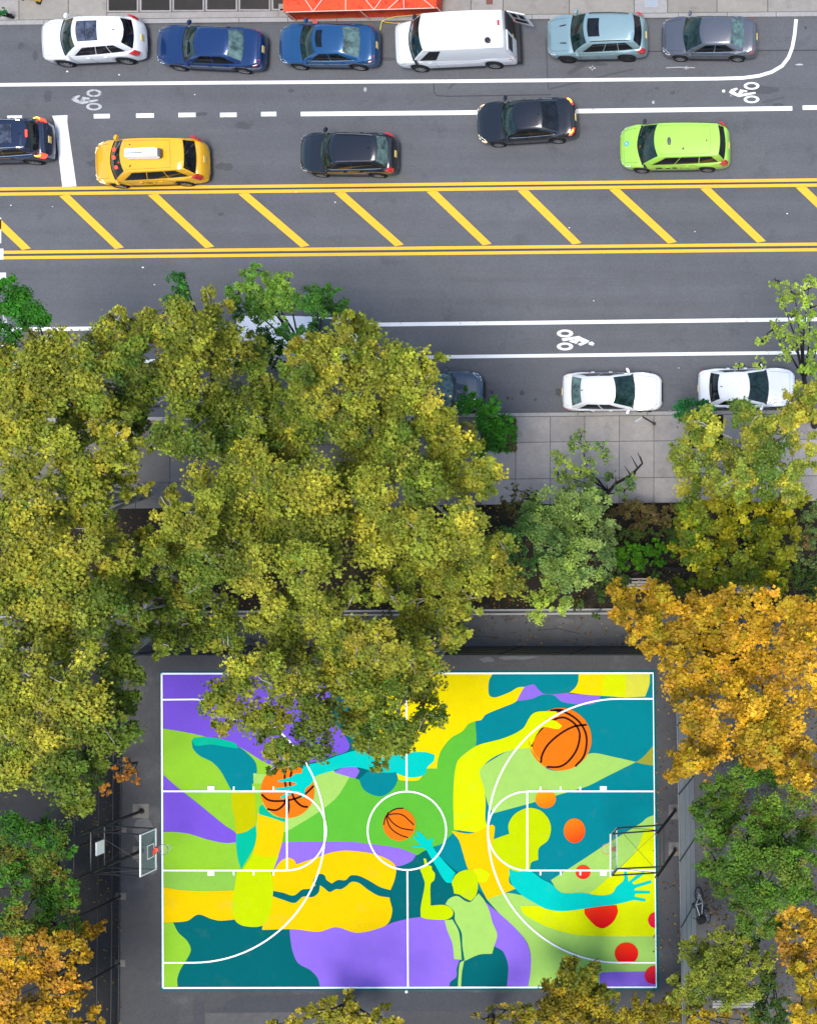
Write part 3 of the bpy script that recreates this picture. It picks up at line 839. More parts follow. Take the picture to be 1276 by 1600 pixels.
# -- playing lines
ZL = 0.016 + 0.003 * 12.5
CW = M['court_white']
def cline(pts, w=2.6, closed=False):
    strip('court_line', pts, w, ZL, CW, court, closed)
cline([(254, 1052.5), (1020, 1051.5), (1025, 1541.8), (256, 1543)], 2.8, False)
cline([(256, 1543), (254, 1052.5)], 2.8)
def arc(cx, cy, r, a0, a1, n=36):
    return [(cx + r * math.cos(R(a0 + (a1 - a0) * i / n)), cy + r * math.sin(R(a0 + (a1 - a0) * i / n))) for i in range(n + 1)]
ZL += 0.001
cline([(635.2, 1053), (636, 1236)])
cline([(637, 1359), (638, 1541)])
cline(arc(636.3, 1297.5, 61.2, 0, 360, 64)[:-1], 2.6, True)
ZL += 0.001
cline([(256, 1093)] + arc(303, 1298, 205.5, -90, 90, 48) + [(256.5, 1503.5)])
cline([(1019.5, 1091.5)] + arc(968.5, 1297.5, 206, -90, -270, 48) + [(1023.5, 1503.5)])
ZL += 0.001
cline([(256, 1236), (449, 1236)])
cline([(256, 1359.5), (449, 1359.5)])
cline([(1021, 1236), (824, 1236)])
cline([(1022, 1359.5), (824, 1359.5)])
ZL += 0.001
cline([(449, 1237.5), (449.5, 1358)])
cline([(824, 1237.5), (824, 1358)])
cline(arc(449, 1297.8, 61.5, -90, 90, 30))
cline(arc(824, 1297.8, 61.5, 90, 270, 30))
for x in (366.5, 397.5, 428.5, 844.5, 876, 906.6):
    cline([(x, 1228.5), (x, 1235.5)], 2.4)
    cline([(x, 1360), (x, 1367)], 2.4)
for x in (331, 942.5):
    cline([(x, 1228), (x, 1235.5)], 10.5)
    cline([(x, 1360), (x, 1367.5)], 10.5)
sheet('court_line', ellipse(635, 1549.6, 2.2, 2.2, 12), 0.02, CW, court)
# ================================================================ VEHICLES
WHEELS = {}
def wheel_meshes(r, w, dark):
    key = (round(r, 3), round(w, 3), dark)
    if key in WHEELS:
        return WHEELS[key]
    t = MB()
    n = 22
    prof = [(r * 0.66, -w / 2), (r * 0.93, -w / 2), (r, -w / 2 + 0.03), (r, w / 2 - 0.03), (r * 0.93, w / 2), (r * 0.66, w / 2)]
    vs, fs = [], []
    for i in range(n):
        a = 2 * math.pi * i / n
        for rr, y in prof:
            vs.append((rr * math.cos(a), y, rr * math.sin(a)))
    k = len(prof)
    for i in range(n):
        for j in range(k - 1):
            a, b = i * k + j, ((i + 1) % n) * k + j
            fs.append((a, a + 1, b + 1, b))
    t.add(vs, fs, M['rubber'])
    tm = t.mesh('wheel')
    tm.polygons.foreach_set('use_smooth', [True] * len(tm.polygons))
    rm = MB()
    m = M['rim_dark'] if dark else M['rim']
    for s in (1, -1):
        y = s * (w / 2 - 0.012)
        ring, ring2 = [], []
        for i in range(n):
            a = 2 * math.pi * i / n
            ring.append((r * 0.67 * math.cos(a), y, r * 0.67 * math.sin(a)))
            ring2.append((r * 0.56 * math.cos(a), y - s * 0.015, r * 0.56 * math.sin(a)))
        rm.add(ring + ring2, [((i, (i + 1) % n, n + (i + 1) % n, n + i) if s < 0 else (n + i, n + (i + 1) % n, (i + 1) % n, i)) for i in range(n)], m)
        rm.add([(p[0], y - s * 0.07, p[2]) for p in ring2], [tuple(range(n))], M['trim'])
        for q in range(7):
            a = 2 * math.pi * q / 7
            c, sn = math.cos(a), math.sin(a)
            wd = r * 0.11
            vs = []
            for rr, ww in ((0.0, wd), (r * 0.6, wd * 0.75)):
                for e in (-1, 1):
                    vs.append((rr * c - e * ww * sn, y - s * 0.008, rr * sn + e * ww * c))
            rm.add(vs, [(0, 1, 3, 2)], m)
    rmm = rm.mesh('rim')
    WHEELS[key] = (tm, rmm)
    return WHEELS[key]

def interp(tab, s):
    for (a, va), (b, vb) in zip(tab, tab[1:]):
        if s <= b:
            t = (s - a) / (b - a) if b > a else 0
            return va + (vb - va) * max(0, t)
    return tab[-1][1]

def make_car(name, label, cat, px, spec, group=None):
    """px = (x_front_or_rear .., see below); spec = proportions. Local +x is the nose."""
    L, W, H = spec['L'], spec['W'], spec['H']
    paintm = spec['paint']
    t = thing(name, label, cat, px[0], px[1], group)
    X = lambda s: L / 2 - s * L
    top = spec['top']                     # (fraction from the nose, height of the lower body)
    wr = spec.get('wr', 0.33)
    ws = spec.get('wheels', (0.185, 0.785))
    zb0 = spec.get('zb', 0.24)
    fr = spec.get('plan', [(0, .60), (.012, .74), (.035, .86), (.07, .935), (.12, .975), (.2, 1.0), (.82, 1.0), (.90, .975), (.95, .93), (.98, .85), (.993, .76), (1, .64)])
    stations = sorted(set([0, .006, .012, .022, .035, .05, .07, .095, .12, .905, .93, .95, .965, .98, .993, 1.0] + [i / 44 for i in range(5, 41)] +
                          [w + d for w in ws for d in (-.078, -.07, -.055, -.035, 0, .035, .055, .07, .078)]))
    ring_n = None
    vs, fs = [], []
    for s in stations:
        w = W / 2 * interp(fr, s)
        zt = interp(top, s)
        zb = zb0 + (0.10 if s < .02 or s > .985 else 0.0)
        for wf in ws:
            dx = abs(s - wf) * L
            ar = wr + 0.055
            if dx < ar:
                zb = max(zb, min(wr + math.sqrt(ar * ar - dx * dx), zt - 0.12))
        h = zt - zb
        half = [(0, zb), (.80, zb), (.965, zb + min(.05, h * .1)), (1.0, zb + .40 * h), (.995, zb + .62 * h), (.975, zb + .82 * h), (.93, zt - .035), (.84, zt - .006), (.55, zt + .018), (.25, zt + .028), (0, zt + .032)]
        xs = X(s)
        ring = [(xs, y * w, z) for y, z in half] + [(xs, -y * w, z) for y, z in half[-2:0:-1]]
        ring_n = len(ring)
        vs += ring
    for i in range(len(stations) - 1):
        for j in range(ring_n):
            a, b = i * ring_n + j, i * ring_n + (j + 1) % ring_n
            fs.append((a, a + ring_n, b + ring_n, b))
    fs.append(tuple(range(ring_n)))
    fs.append(tuple((len(stations) - 1) * ring_n + j for j in range(ring_n - 1, -1, -1)))
    b = MB()
    b.add(vs, fs, paintm)
    # dark sill and lower bumpers
    b.build('body', t, 48)
    for sg in (1, -1):
        lo = MB()
        y = sg * (W / 2 - .012)
        lo.box((X(ws[1] - .085), min(y, y - sg * .06), zb0 - .05), (X(ws[0] + .085), max(y, y - sg * .06), zb0 + .055), M['trim'])
        lo.build('sill', t)
    # ---- cabin
    sf, rf, rr_, br = spec['cab']          # windscreen base, roof front, roof rear, rear glass base (fractions)
    wb, wt = W / 2 * spec.get('wb', .90), W / 2 * spec.get('wt', .70)
    wbr, wtr = W / 2 * spec.get('wbr', .86), W / 2 * spec.get('wtr', spec.get('wt', .70) * .96)
    zf, zr = interp(top, sf) - .01, interp(top, br) - .01
    cb, ct = spec.get('cb', .20), spec.get('ct', .13)        # sweep of the windscreen foot and of the roof edge
    cbr, ctr = spec.get('cbr', .10), spec.get('ctr', .10)
    zrf, zrr = H - .055, H - spec.get('rdrop', .07)
    bow = spec.get('bow', .035)
    def Wf(s, q):      # windscreen: s -1..1 across, q 0 foot .. 1 roof
        x = (X(sf) - cb * s * s) * (1 - q) + (X(rf) - ct * s * s) * q
        return Vector((x, s * (wb * (1 - q) + wt * q), (zf + (zrf - zf) * q) + .05 * (1 - s * s) * q + .05 * math.sin(math.pi * q) * (1 - .5 * s * s)))
    def Wr(s, q):
        x = (X(br) + cbr * s * s) * (1 - q) + (X(rr_) + ctr * s * s) * q
        return Vector((x, s * (wbr * (1 - q) + wtr * q), (zr + (zrr - zr) * q) + .045 * (1 - s * s) * q + .045 * math.sin(math.pi * q) * (1 - .5 * s * s)))
    def Rf(s, u):      # roof: u 0 front .. 1 rear
        a, c = Wf(s, 1), Wr(s, 1)
        p = a.lerp(c, u)
        k = 4 * u * (1 - u)
        p.z += bow * k
        p.y *= 1 + .025 * k
        return p
    def Sd(sg, u, q):  # side: u 0 front .. 1 rear, q 0 belt .. 1 roof
        lo_ = Wf(sg, 0).lerp(Wr(sg, 0), u)
        k = 4 * u * (1 - u)
        lo_.y *= 1 + .035 * k
        zb_ = interp(top, sf + (br - sf) * u) - .012
        lo_.z = zb_ if 0 < u < 1 else lo_.z
        hi = Rf(sg, u)
        f0, f1 = Wf(sg, q), Wr(sg, q)
        p = lo_.lerp(hi, q)
        # blend so the ends follow the pillars
        e0 = Wf(sg, 0).lerp(Rf(sg, 0), q)
        e1 = Wr(sg, 0).lerp(Rf(sg, 1), q)
        p += (f0 - e0) * (1 - u) + (f1 - e1) * u
        p.y += sg * .02 * math.sin(math.pi * q) * (1 if 0 < u < 1 else 0)
        return p
    cabin = MB()
    def grid(fn, na, nb, flip):
        v = [fn(a / na, c / nb) for a in range(na + 1) for c in range(nb + 1)]
        f = []
        for a in range(na):
            for c in range(nb):
                i = a * (nb + 1) + c
                q = (i, i + nb + 1, i + nb + 2, i + 1)
                f.append(q[::-1] if flip else q)
        return v, f
    tmpv, tmpf = [], []
    for fn, na, nb, fl in ((lambda a, c: Wf(2 * a - 1, c), 10, 5, True), (lambda a, c: Wr(2 * a - 1, c), 10, 5, False), (lambda a, c: Rf(2 * a - 1, c), 10, 8, True),
                           (lambda a, c: Sd(1, a, c), 8, 5, True), (lambda a, c: Sd(-1, a, c), 8, 5, False)):
        v, f = grid(fn, na, nb, fl)
        o = len(tmpv)
        tmpv += v
        tmpf += [tuple(i + o for i in q) for q in f]
    # weld the shared edges
    key, remap, nv = {}, [], []
    for p in tmpv:
        k = (round(p.x, 3), round(p.y, 3), round(p.z, 3))
        if k not in key:
            key[k] = len(nv)
            nv.append(p)
        remap.append(key[k])
    ff = []
    for q in tmpf:
        r = []
        for i in q:
            if remap[i] not in r:
                r.append(remap[i])
        if len(r) > 2:
            ff.append(r)
    cabin.add(nv, ff, spec.get('roof_paint', paintm))
    cabin.build('cabin', t, 62)
    def pane(nm, fn, a0, a1, c0, c1, m, na=8, nb=4, off=.009, flip=False, cut=None):
        P_, F_ = [], []
        for i in range(na + 1):
            for j in range(nb + 1):
                a = a0 + (a1 - a0) * i / na
                c = c0 + (c1 - c0) * j / nb
                if cut:
                    a, c = cut(i / na, j / nb)
                e = 1e-3
                p = fn(a, c)
                n_ = (fn(a + e, c) - fn(a - e, c)).cross(fn(a, c + e) - fn(a, c - e))
                n_.normalize()
                if flip:
                    n_ = -n_
                P_.append(p + n_ * off)
        for i in range(na):
            for j in range(nb):
                k = i * (nb + 1) + j
                q = (k, k + nb + 1, k + nb + 2, k + 1)
                F_.append(q[::-1] if flip else q)
        mb = MB()
        mb.add(P_, F_, m)
        return mb.build(nm, t, 40)
    gl = spec.get('glass', M['glass'])
    gl_r = spec.get('glass_rear', gl)
    # black surround under the windscreen, then the glass itself
    pane('windshield', lambda a, c: Wf(a, c), -.93, .93, .035, .95, gl, flip=False)
    cowl = MB()
    pts = [Wf(s / 5, -.02) + Vector((.05, 0, .018)) for s in range(-5, 6)] + [Wf(s / 5 * .96, .05) + Vector((0, 0, .022)) for s in range(5, -6, -1)]
    cowl.add(pts, [(i, i + 1, 20 - i, 21 - i) for i in range(10)], M['trim'])
    cowl.build('cowl', t)
    if not spec.get('van'):
        pane('rear_window', lambda a, c: Wr(a, c), -.90, .90, spec.get('rg0', .10), spec.get('rg1', .93), gl_r, flip=True)
    for sg in (1, -1):
        for (u0, u1, taper0, taper1) in spec.get('side', ((.10, .47, .12, 0), (.50, .88, 0, .16))):
            q0, q1 = spec.get('side_q', (.06, .89))
            def cut(i, j, u0=u0, u1=u1, a=taper0, c=taper1):
                q = q0 + (q1 - q0) * j
                du = u1 - u0
                return (u0 + a * du * j) * (1 - i) + (u1 - c * du * j * j) * i, q
            pane('side_window', (lambda sg: lambda a, c: Sd(sg, a, c))(sg), 0, 1, 0, 1, spec.get('glass_side', M['glass_dark']), 6, 3, .012, sg < 0, cut)
        if spec.get('chrome_line'):
            mb = MB()
            pp = [Sd(sg, u, .05) + Vector((0, sg * .015, 0)) for u in (.05, .2, .35, .5, .65, .8, .92)]
            mb.path(pp, [.016] * len(pp), M['chrome'], 5)
            mb.build('window_trim', t)
        # mirrors
        s_ = sf + (rf - sf) * .35
        zm = interp(top, s_) + .10
        y0 = sg * W / 2 * .93
        mm = MB()
        vs = []
        for (yy, k) in ((y0, .5), (y0 + sg * .08, 1.0), (y0 + sg * .20, .9), (y0 + sg * .23, .45)):
            for (dx, dz) in ((.07, -.06), (.07, .06), (-.06, .07), (-.06, -.07)):
                vs.append((X(s_) + dx * k - abs(yy - y0) * .35, yy, zm + dz * k))
        fs = []
        for i in range(3):
            for j in range(4):
                q = (i * 4 + j, i * 4 + (j + 1) % 4, i * 4 + 4 + (j + 1) % 4, i * 4 + 4 + j)
                fs.append(q)
        fs += [(3, 2, 1, 0), (12, 13, 14, 15)]
        mm.add(vs, fs, spec.get('mirror', paintm))
        mm.build('mirror', t, 40)
        # door handles
        for s in spec.get('handles', (.49, .66)):
            hb = MB()
            z = interp(top, s) - .14
            hb.box((X(s) - .10, min(sg * W / 2 * .985, sg * (W / 2 * .985 + .035)), z - .014), (X(s) + .06, max(sg * W / 2 * .985, sg * (W / 2 * .985 + .035)), z + .014), spec.get('handle', paintm), .006)
            hb.build('door_handle', t)
    # ---- panel gaps: bonnet, boot and doors as thin recess-coloured ribs lying in the joints
    def gap(pts):
        g = MB()
        g.path(pts, [.006] * len(pts), M['trim'], 4)
        g.build('panel_gap', t)
    def bodytop(s, yfrac):
        w = W / 2 * interp(fr, s)
        z = interp(top, s)
        k = abs(yfrac)
        dz = interp([(0, .032), (.25, .028), (.55, .018), (.84, -.006), (.93, -.035), (1, -.1)], k)
        return Vector((X(s), yfrac * w, z + dz + .003))
    if not spec.get('no_hood'):
        for sg in (1, -1):
            gap([bodytop(s, sg * .80) for s in (.045, .07, .1, .14, .18, sf - .01)])
        gap([bodytop(.045 + .012 * (y / .8) ** 2 * 0, y) for y in (-.8, -.4, 0, .4, .8)])
    if br < .93:
        gap([bodytop(.975, y) for y in (-.75, -.4, 0, .4, .75)])
        for sg in (1, -1):
            gap([bodytop(s, sg * .78) for s in (br + .015, .94, .975)])
    for sg in (1, -1):
        for s in spec.get('doors', (.33, .51, .70)):
            z0_, z1_ = zb0 + .1, interp(top, s) - .06
            pts = []
            for k in range(5):
                h = k / 4
                yy = interp([(0, .985), (.4, 1.0), (.62, .995), (.82, .975), (1, .94)], h)
                pts.append((X(s), sg * (W / 2 * yy + .003), z0_ + (z1_ - z0_) * h))
            gap(pts)
    # ---- lamps
    def lens(nm, sg, pts, m, lift=.012):
        """pts: (station, yfrac) outline on the upper body surface"""
        vs = []
        for s, yf in pts:
            p = bodytop(s, sg * yf)
            p.z += lift
            vs.append(p)
        low = [p - Vector((0, 0, .10)) for p in vs]
        n = len(vs)
        c = sum(vs, Vector()) / n + Vector((0, 0, .012))
        f = [((i + 1) % n, i, 2 * n) if sg > 0 else (i, (i + 1) % n, 2 * n) for i in range(n)] + [(i, (i + 1) % n, n + (i + 1) % n, n + i) for i in range(n)]
        mb = MB()
        mb.add(vs + low + [c], f, m)
        return mb.build(nm, t, 50)
    hl = spec.get('headlight', M['lamp'])
    hp = spec.get('hl', ((.012, .70), (.022, .93), (.05, .985), (.095, .985), (.085, .90), (.045, .78)))
    for sg in (1, -1):
        lens('headlight', sg, hp, hl)
        if spec.get('amber'):
            lens('indicator', sg, ((.05, .99), (.06, 1.0), (.085, 1.0), (.08, .985)), spec['amber'], .004)
    tlm = spec.get('taillight', M['tail'])
    if spec.get('tall'):      # upright lamps on the rear corners
        for sg in (1, -1):
            mb = MB()
            w_ = W / 2
            z1, z0 = spec['tall']
            xs = X(spec.get('tall_s', .978))
            vs = []
            for z, k in ((z0, .0), ((z0 + z1) / 2, .02), (z1, .09)):
                vs += [(xs + .20 + k, sg * w_ * .965, z), (xs + .06 + k, sg * w_ * .985, z), (xs - .035 + k, sg * w_ * .93, z), (xs - .085 + k, sg * w_ * .78, z)]
            fs = []
            for i in range(2):
                for j in range(3):
                    q = (i * 4 + j, i * 4 + j + 1, i * 4 + j + 5, i * 4 + j + 4)
                    fs.append(q if sg < 0 else q[::-1])
            fs.append((8, 9, 10, 11) if sg < 0 else (11, 10, 9, 8))
            mb.add(vs, fs, tlm)
            mb.build('taillight', t, 50)
    else:
        for sg in (1, -1):
            o = lens('taillight', sg, spec.get('tl', ((.93, .985), (.955, .985), (.985, .95), (.992, .74), (.975, .72), (.955, .90))), tlm)
            if spec.get('hot'):
                mb = MB()
                pts = [bodytop(s, sg * y) + Vector((0, 0, .03)) for s, y in ((.945, .93), (.962, .92), (.975, .87), (.981, .79))]
                mb.path(pts, [.03, .035, .035, .025], spec['hot'], 5)
                mb.build('brake_bulb', o)
    # grille, plates
    gr = MB()
    zt0 = interp(top, 0)
    gw = W / 2 * .50
    gr.box((L / 2 - .02, -gw, zt0 - .22), (L / 2 + .012, gw, zt0 - .04), spec.get('grille', M['trim']), .01)
    gr.build('grille', t)
    pl = MB()
    zp = interp(top, .99) - .16
    pl.box((-L / 2 - .022, -.155, zp - .08), (-L / 2 + .01, .155, zp + .08), M['plate'])
    pl.build('license_plate', t)
    # wheels
    for s in ws:
        for sg in (1, -1):
            tm, rm = wheel_meshes(wr, .225, spec.get('dark_rims', False))
            wo = link('wheel', tm, t)
            wo.location = (X(s), sg * (W / 2 - .105), wr)
            ro = link('rim', rm, wo)
    # ---- extras
    def roofz(x, y):
        u = (X(rf) - x) / (X(rf) - X(rr_))
        u = min(max(u, 0), 1)
        p = Rf(y / (wt * 1.0), u)
        return p.z
    if spec.get('sunroof'):
        u0, u1, sw = spec['sunroof']
        pane('sunroof', lambda a, c: Rf(a, c), -sw, sw, u0, u1, spec.get('sun_glass', M['glass_dark']), 6, 4, .008, flip=False)
        if spec.get('sun_split'):
            mb = MB()
            p = [Rf(-sw + 2 * sw * k / 4, spec['sun_split']) + Vector((0, 0, .012)) for k in range(5)]
            mb.path(p, [.012] * 5, M['trim'], 4)
            mb.build('sunroof_bar', t)
    if spec.get('rails'):
        for sg in (1, -1):
            mb = MB()
            pts = [Rf(sg * .93, u) + Vector((0, 0, z)) for u, z in ((.06, .0), (.12, .045), (.5, .055), (.86, .045), (.93, .0))]
            mb.path(pts, [.016, .02, .02, .02, .016], spec['rails'], 6)
            mb.build('roof_rail', t)
    if spec.get('fin'):
        mb = MB()
        p = Rf(0, spec['fin'])
        mb.add([(p.x + .09, p.y, p.z), (p.x - .06, p.y + .03, p.z), (p.x - .06, p.y - .03, p.z), (p.x - .05, p.y, p.z + .07)], [(0, 2, 3), (0, 3, 1), (1, 3, 2)], M['trim'])
        mb.build('antenna', t)
    if spec.get('roof_seams'):
        mb = MB()
        for s in (-.86, .86):
            pts = [Rf(s, u) + Vector((0, 0, .002)) for u in (.02, .25, .5, .75, spec['roof_seams'])]
            mb.path(pts, [.006] * 5, M['trim'], 4)
        pts = [Rf(s, spec['roof_seams']) + Vector((0, 0, .002)) for s in (-.86, -.4, 0, .4, .86)]
        mb.path(pts, [.006] * 5, M['trim'], 4)
        mb.build('roof_groove', t)
    if spec.get('spoiler'):
        mb = MB()
        z = zrr + .03
        x0 = X(rr_)
        vs = []
        for yy in (-.9, -.5, 0, .5, .9):
            p = Wr(yy, 1)
            vs += [(p.x + .12, p.y, p.z + .025), (p.x - .13 + .10 * yy * yy, p.y * .97, p.z + .005), (p.x - .12 + .10 * yy * yy, p.y * .97, p.z - .035)]
        fs = []
        for i in range(4):
            for j in range(2):
                fs.append((i * 3 + j, i * 3 + j + 1, i * 3 + j + 4, i * 3 + j + 3))
        mb.add(vs, fs, paintm)
        mb.build('spoiler', t, 40)
    spec['fn'] = dict(X=X, Rf=Rf, Wf=Wf, Wr=Wr, Sd=Sd, bodytop=bodytop)
    return t

def place(x0, x1, yb, W, tilt, west=True, zx=0.55, ymid=None):
    """spot on the ground from the photo: ends of the bumpers, row where the near wheels stand, slope in degrees"""
    a, b = P(x0, 0, zx), P(x1, 0, zx)
    cx = (a.x + b.x) / 2
    L = b.x - a.x
    y = P(0, ymid, .6).y if ymid is not None else P(0, yb).y + W / 2 - .06
    return ((cx, y, 0), (math.pi if west else 0) - R(tilt)), L * .983

SEDAN_TOP = [(0, .56), (.02, .66), (.06, .74), (.14, .84), (.25, .93), (.35, .95), (.85, .99), (.93, .99), (.97, .96), (.99, .88), (1, .76)]
SUV_TOP = [(0, .62), (.02, .76), (.06, .88), (.14, .98), (.23, 1.05), (.33, 1.06), (.93, 1.10), (.97, 1.08), (.985, .98), (1, .70)]
VANTOP = [(0, .58), (.02, .70), (.06, .82), (.12, .94), (.18, 1.02), (.3, 1.04), (.94, 1.08), (.975, 1.06), (.988, .95), (1, .70)]

white_p = paint('paint_white', (0.78, 0.79, 0.80), 0.0, 0.3)
silver_p = paint('paint_pearl', (0.74, 0.74, 0.74), 0.15, 0.3)
navy_p = paint('paint_navy', (0.005, 0.034, 0.130), 0.35, 0.28)
blue_p = paint('paint_blue', (0.010, 0.078, 0.205), 0.35, 0.28)
ice_p = paint('paint_ice_blue', (0.26, 0.38, 0.395), 0.35, 0.3)
grey_p = paint('paint_grey', (0.120, 0.128, 0.150), 0.45, 0.3)
black_p = paint('paint_black', (0.006, 0.007, 0.010), 0.0, 0.25)
dkblue_p = paint('paint_dark_blue', (0.012, 0.022, 0.055), 0.3, 0.25)
taxi_p = paint('paint_taxi_yellow', (0.80, 0.42, 0.008), 0.0, 0.35)
green_p = paint('paint_apple_green', (0.36, 0.68, 0.075), 0.0, 0.35)

north_row = 'cars parked along the north kerb'
moving = 'vehicles driving in the westbound lane'
south_row = 'cars parked along the south kerb'

# 1 white crossover
pl_, L = place(67, 228, 101, 1.84, -2.6)
make_car('parked_car', 'white crossover with large grey glass roof panel, first in the row by the north kerb', 'car', pl_, dict(L=L, W=1.86, H=1.70, top=SUV_TOP, cab=(.245, .455, .925, .975), wr=.36, paint=white_p,
    wt=.74, wtr=.66, wb=.92, wbr=.80, sunroof=(.08, .52, .68), sun_glass=M['glass_blue'], sun_split=.27, rails=white_p, tall=(1.16, .86), spoiler=True, side=((.11, .44, .14, 0), (.455, .67, 0, 0), (.685, .90, 0, .35)), fin=.85, cb=.26, dark_rims=False, glass_rear=M['glass_dark'], zb=.27), north_row)
# 2 navy sedan
pl_, L = place(245, 416, 112, 1.85, 2.6)
make_car('parked_car', 'navy blue saloon car parked in front of the vent grates', 'car', pl_, dict(L=L, W=1.85, H=1.47, top=SEDAN_TOP, cab=(.275, .455, .755, .865), paint=navy_p, glass_rear=M['glass_pale'], wr=.33, taillight=M['tail'], handles=(.52, .68)), north_row)
# 3 blue sedan with sunroof
pl_, L = place(436, 593, 108.5, 1.85, 0.6)
make_car('parked_car', 'bright blue saloon car with black sunroof parked by the orange netting', 'car', pl_, dict(L=L, W=1.85, H=1.43, top=SEDAN_TOP, cab=(.245, .425, .72, .875), paint=blue_p, glass_rear=M['glass_pale'], sunroof=(.10, .32, .60), wr=.34, chrome_line=True, ct=.16), north_row)
# 4 ice blue SUV
pl_, L = place(854, 1012, 96, 1.87, -1.2)
ice = dict(L=L, W=1.88, H=1.72, top=[(0, .64), (.02, .78), (.06, .88), (.15, .97), (.24, 1.06), (.33, 1.06), (.93, 1.10), (.97, 1.08), (.985, .98), (1, .70)], cab=(.26, .435, .925, .975), wr=.37, paint=ice_p, wt=.74, wtr=.68, wb=.92, wbr=.82, sunroof=(.06, .30, .60), dark_rims=True,
           rails=M['trim'], tall=(1.12, .84), side=((.10, .42, .14, 0), (.435, .66, 0, 0), (.675, .90, 0, .28)), glass_rear=M['glass_dark'], zb=.27)
ice_car = make_car('parked_car', 'pale ice blue off-roader with black sunroof and black wheels by the north kerb', 'car', pl_, ice, north_row)
for sg in (1, -1):
    mb = MB()
    f = ice['fn']
    pts = [f['bodytop'](s, sg * y) + Vector((0, 0, .006)) for s, y in ((.15, .42), (.19, .43), (.22, .45))]
    mb.path(pts, [.02, .03, .02], M['trim'], 5)
    mb.build('bonnet_vent', ice_car)
    mb = MB()
    pts = [f['bodytop'](s, sg * y) + Vector((0, 0, .004)) for s, y in ((.03, .30), (.1, .36), (.18, .47), (.25, .58))]
    mb.path(pts, [.008] * 4, ice_p, 4)
    mb.build('bonnet_crease', ice_car)
# 5 grey sedan
pl_, L = place(1032, 1184, 95, 1.78, 0.3)
make_car('parked_car', 'graphite grey saloon car nearest the curved white parking line', 'car', pl_, dict(L=L, W=1.79, H=1.46, top=SEDAN_TOP, cab=(.235, .44, .755, .885), paint=grey_p, glass_rear=M['glass_pale'], wr=.33, chrome_line=True, amber=M['indicator'], headlight=M['lamp'], mirror=grey_p), north_row)
# 6 dark blue SUV, braking, at the left edge
pl_, L = place(-76, 84, 257, 1.86, -1.5)
dk = dict(L=L, W=1.88, H=1.66, top=SUV_TOP, cab=(.24, .43, .90, .965), paint=dkblue_p, wt=.76, wtr=.70, wbr=.80, rails=M['chrome'], sunroof=(.30, .74, .62), sun_glass=M['glass_blue'], tall=(1.14, .86), taillight=M['tail_lit'], glass_rear=M['glass_dark'], chrome_line=True, fin=.9, spoiler=True, wr=.36, zb=.27)
dkc = make_car('moving_car', 'dark blue car cut off by the left edge with brake lights glowing red', 'car', pl_, dk, moving)
mb = MB()
p = dk['fn']['Wr'](0, 1)
mb.box((p.x - .12, -.16, p.z + .0), (p.x - .05, .16, p.z + .03), M['tail_lit'])
mb.build('brake_light', dkc)
for sg in (1, -1):
    mb = MB()
    xs = dk['fn']['X'](.978)
    mb.path([(xs + .30, sg * .86, 1.16), (xs + .14, sg * .90, 1.14), (xs + .06, sg * .86, 1.13), (xs + .04, sg * .80, 1.12)], [.02, .028, .028, .02], M['tail_hot'], 5)
    mb.build('brake_bulb', dkc)
# 7 yellow taxi
pl_, L = place(149, 326, 291, 1.98, -1.9)
tx = dict(L=L, W=1.99, H=1.76, top=VANTOP, cab=(.19, .375, .925, .972), paint=taxi_p, wt=.76, wtr=.70, wb=.93, wbr=.84, tall=(1.22, .84), side=((.09, .38, .16, 0), (.395, .66, 0, 0), (.675, .92, 0, .25)), roof_seams=.80, glass_rear=M['glass_dark'], spoiler=False, wr=.34, wheels=(.185, .775), cb=.28, ct=.16, hl=((.012, .66), (.022, .93), (.06, .985), (.11, .985), (.10, .88), (.04, .74)), headlight=M['lamp_lit'], handles=(.44, .62))
txc = make_car('taxi', 'yellow taxi van with white advertising box on its roof', 'taxi', pl_, tx, moving)
mb = MB()
f = tx['fn']
c = f['Rf'](0, .40)
b0 = MB()
b0.box((c.x - .78, -.21, c.z - .01), (c.x + .70, .21, c.z + .09), M['trim'], .03)
b0.build('sign_base', txc)
sgn = MB()
vs = []
for x, hw, h in ((c.x + .82, .10, .12), (c.x + .70, .23, .24), (c.x - .62, .25, .27), (c.x - .74, .21, .22)):
    vs += [(x, -hw, c.z + .07), (x, hw, c.z + .07), (x, hw * .8, c.z + .07 + h), (x, -hw * .8, c.z + .07 + h)]
fs = [(0, 1, 2, 3), (15, 14, 13, 12)]
for i in range(3):
    for j in range(4):
        fs.append((i * 4 + j, i * 4 + 4 + j, i * 4 + 4 + (j + 1) % 4, i * 4 + (j + 1) % 4))
sgn.add(vs, fs, M['white_metal'])
so = sgn.build('roof_sign', txc, 30)
e = MB()
e.box((c.x - .84, -.17, c.z + .07), (c.x - .745, .17, c.z + .27), M['galv_dark'], .03)
e.build('sign_end', so)
e = MB()
e.box((c.x - .10, .02, c.z + .345), (c.x + .66, .045, c.z + .353), M['trim'])
e.build('sign_slot', so)
for x_, y_ in ((.42, .70), (.55, -.62), (.55, .62)):
    mb = MB()
    q = f['Rf'](y_, .10)
    mb.tube((q.x + .1 - x_ * .4, q.y, q.z - .01), (q.x + .1 - x_ * .4, q.y, q.z + .05), .03, .02, M['trim'], 8)
    mb.build('roof_lamp', txc)
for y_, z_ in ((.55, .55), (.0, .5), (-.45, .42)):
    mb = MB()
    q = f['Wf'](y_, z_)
    mb.disc((q.x, q.y, q.z + .05), .09, M['tail_lit'], 12, .07)  # glowing red discs imitate reflections on the windscreen glass
    mb.build('painted_reflection', txc)
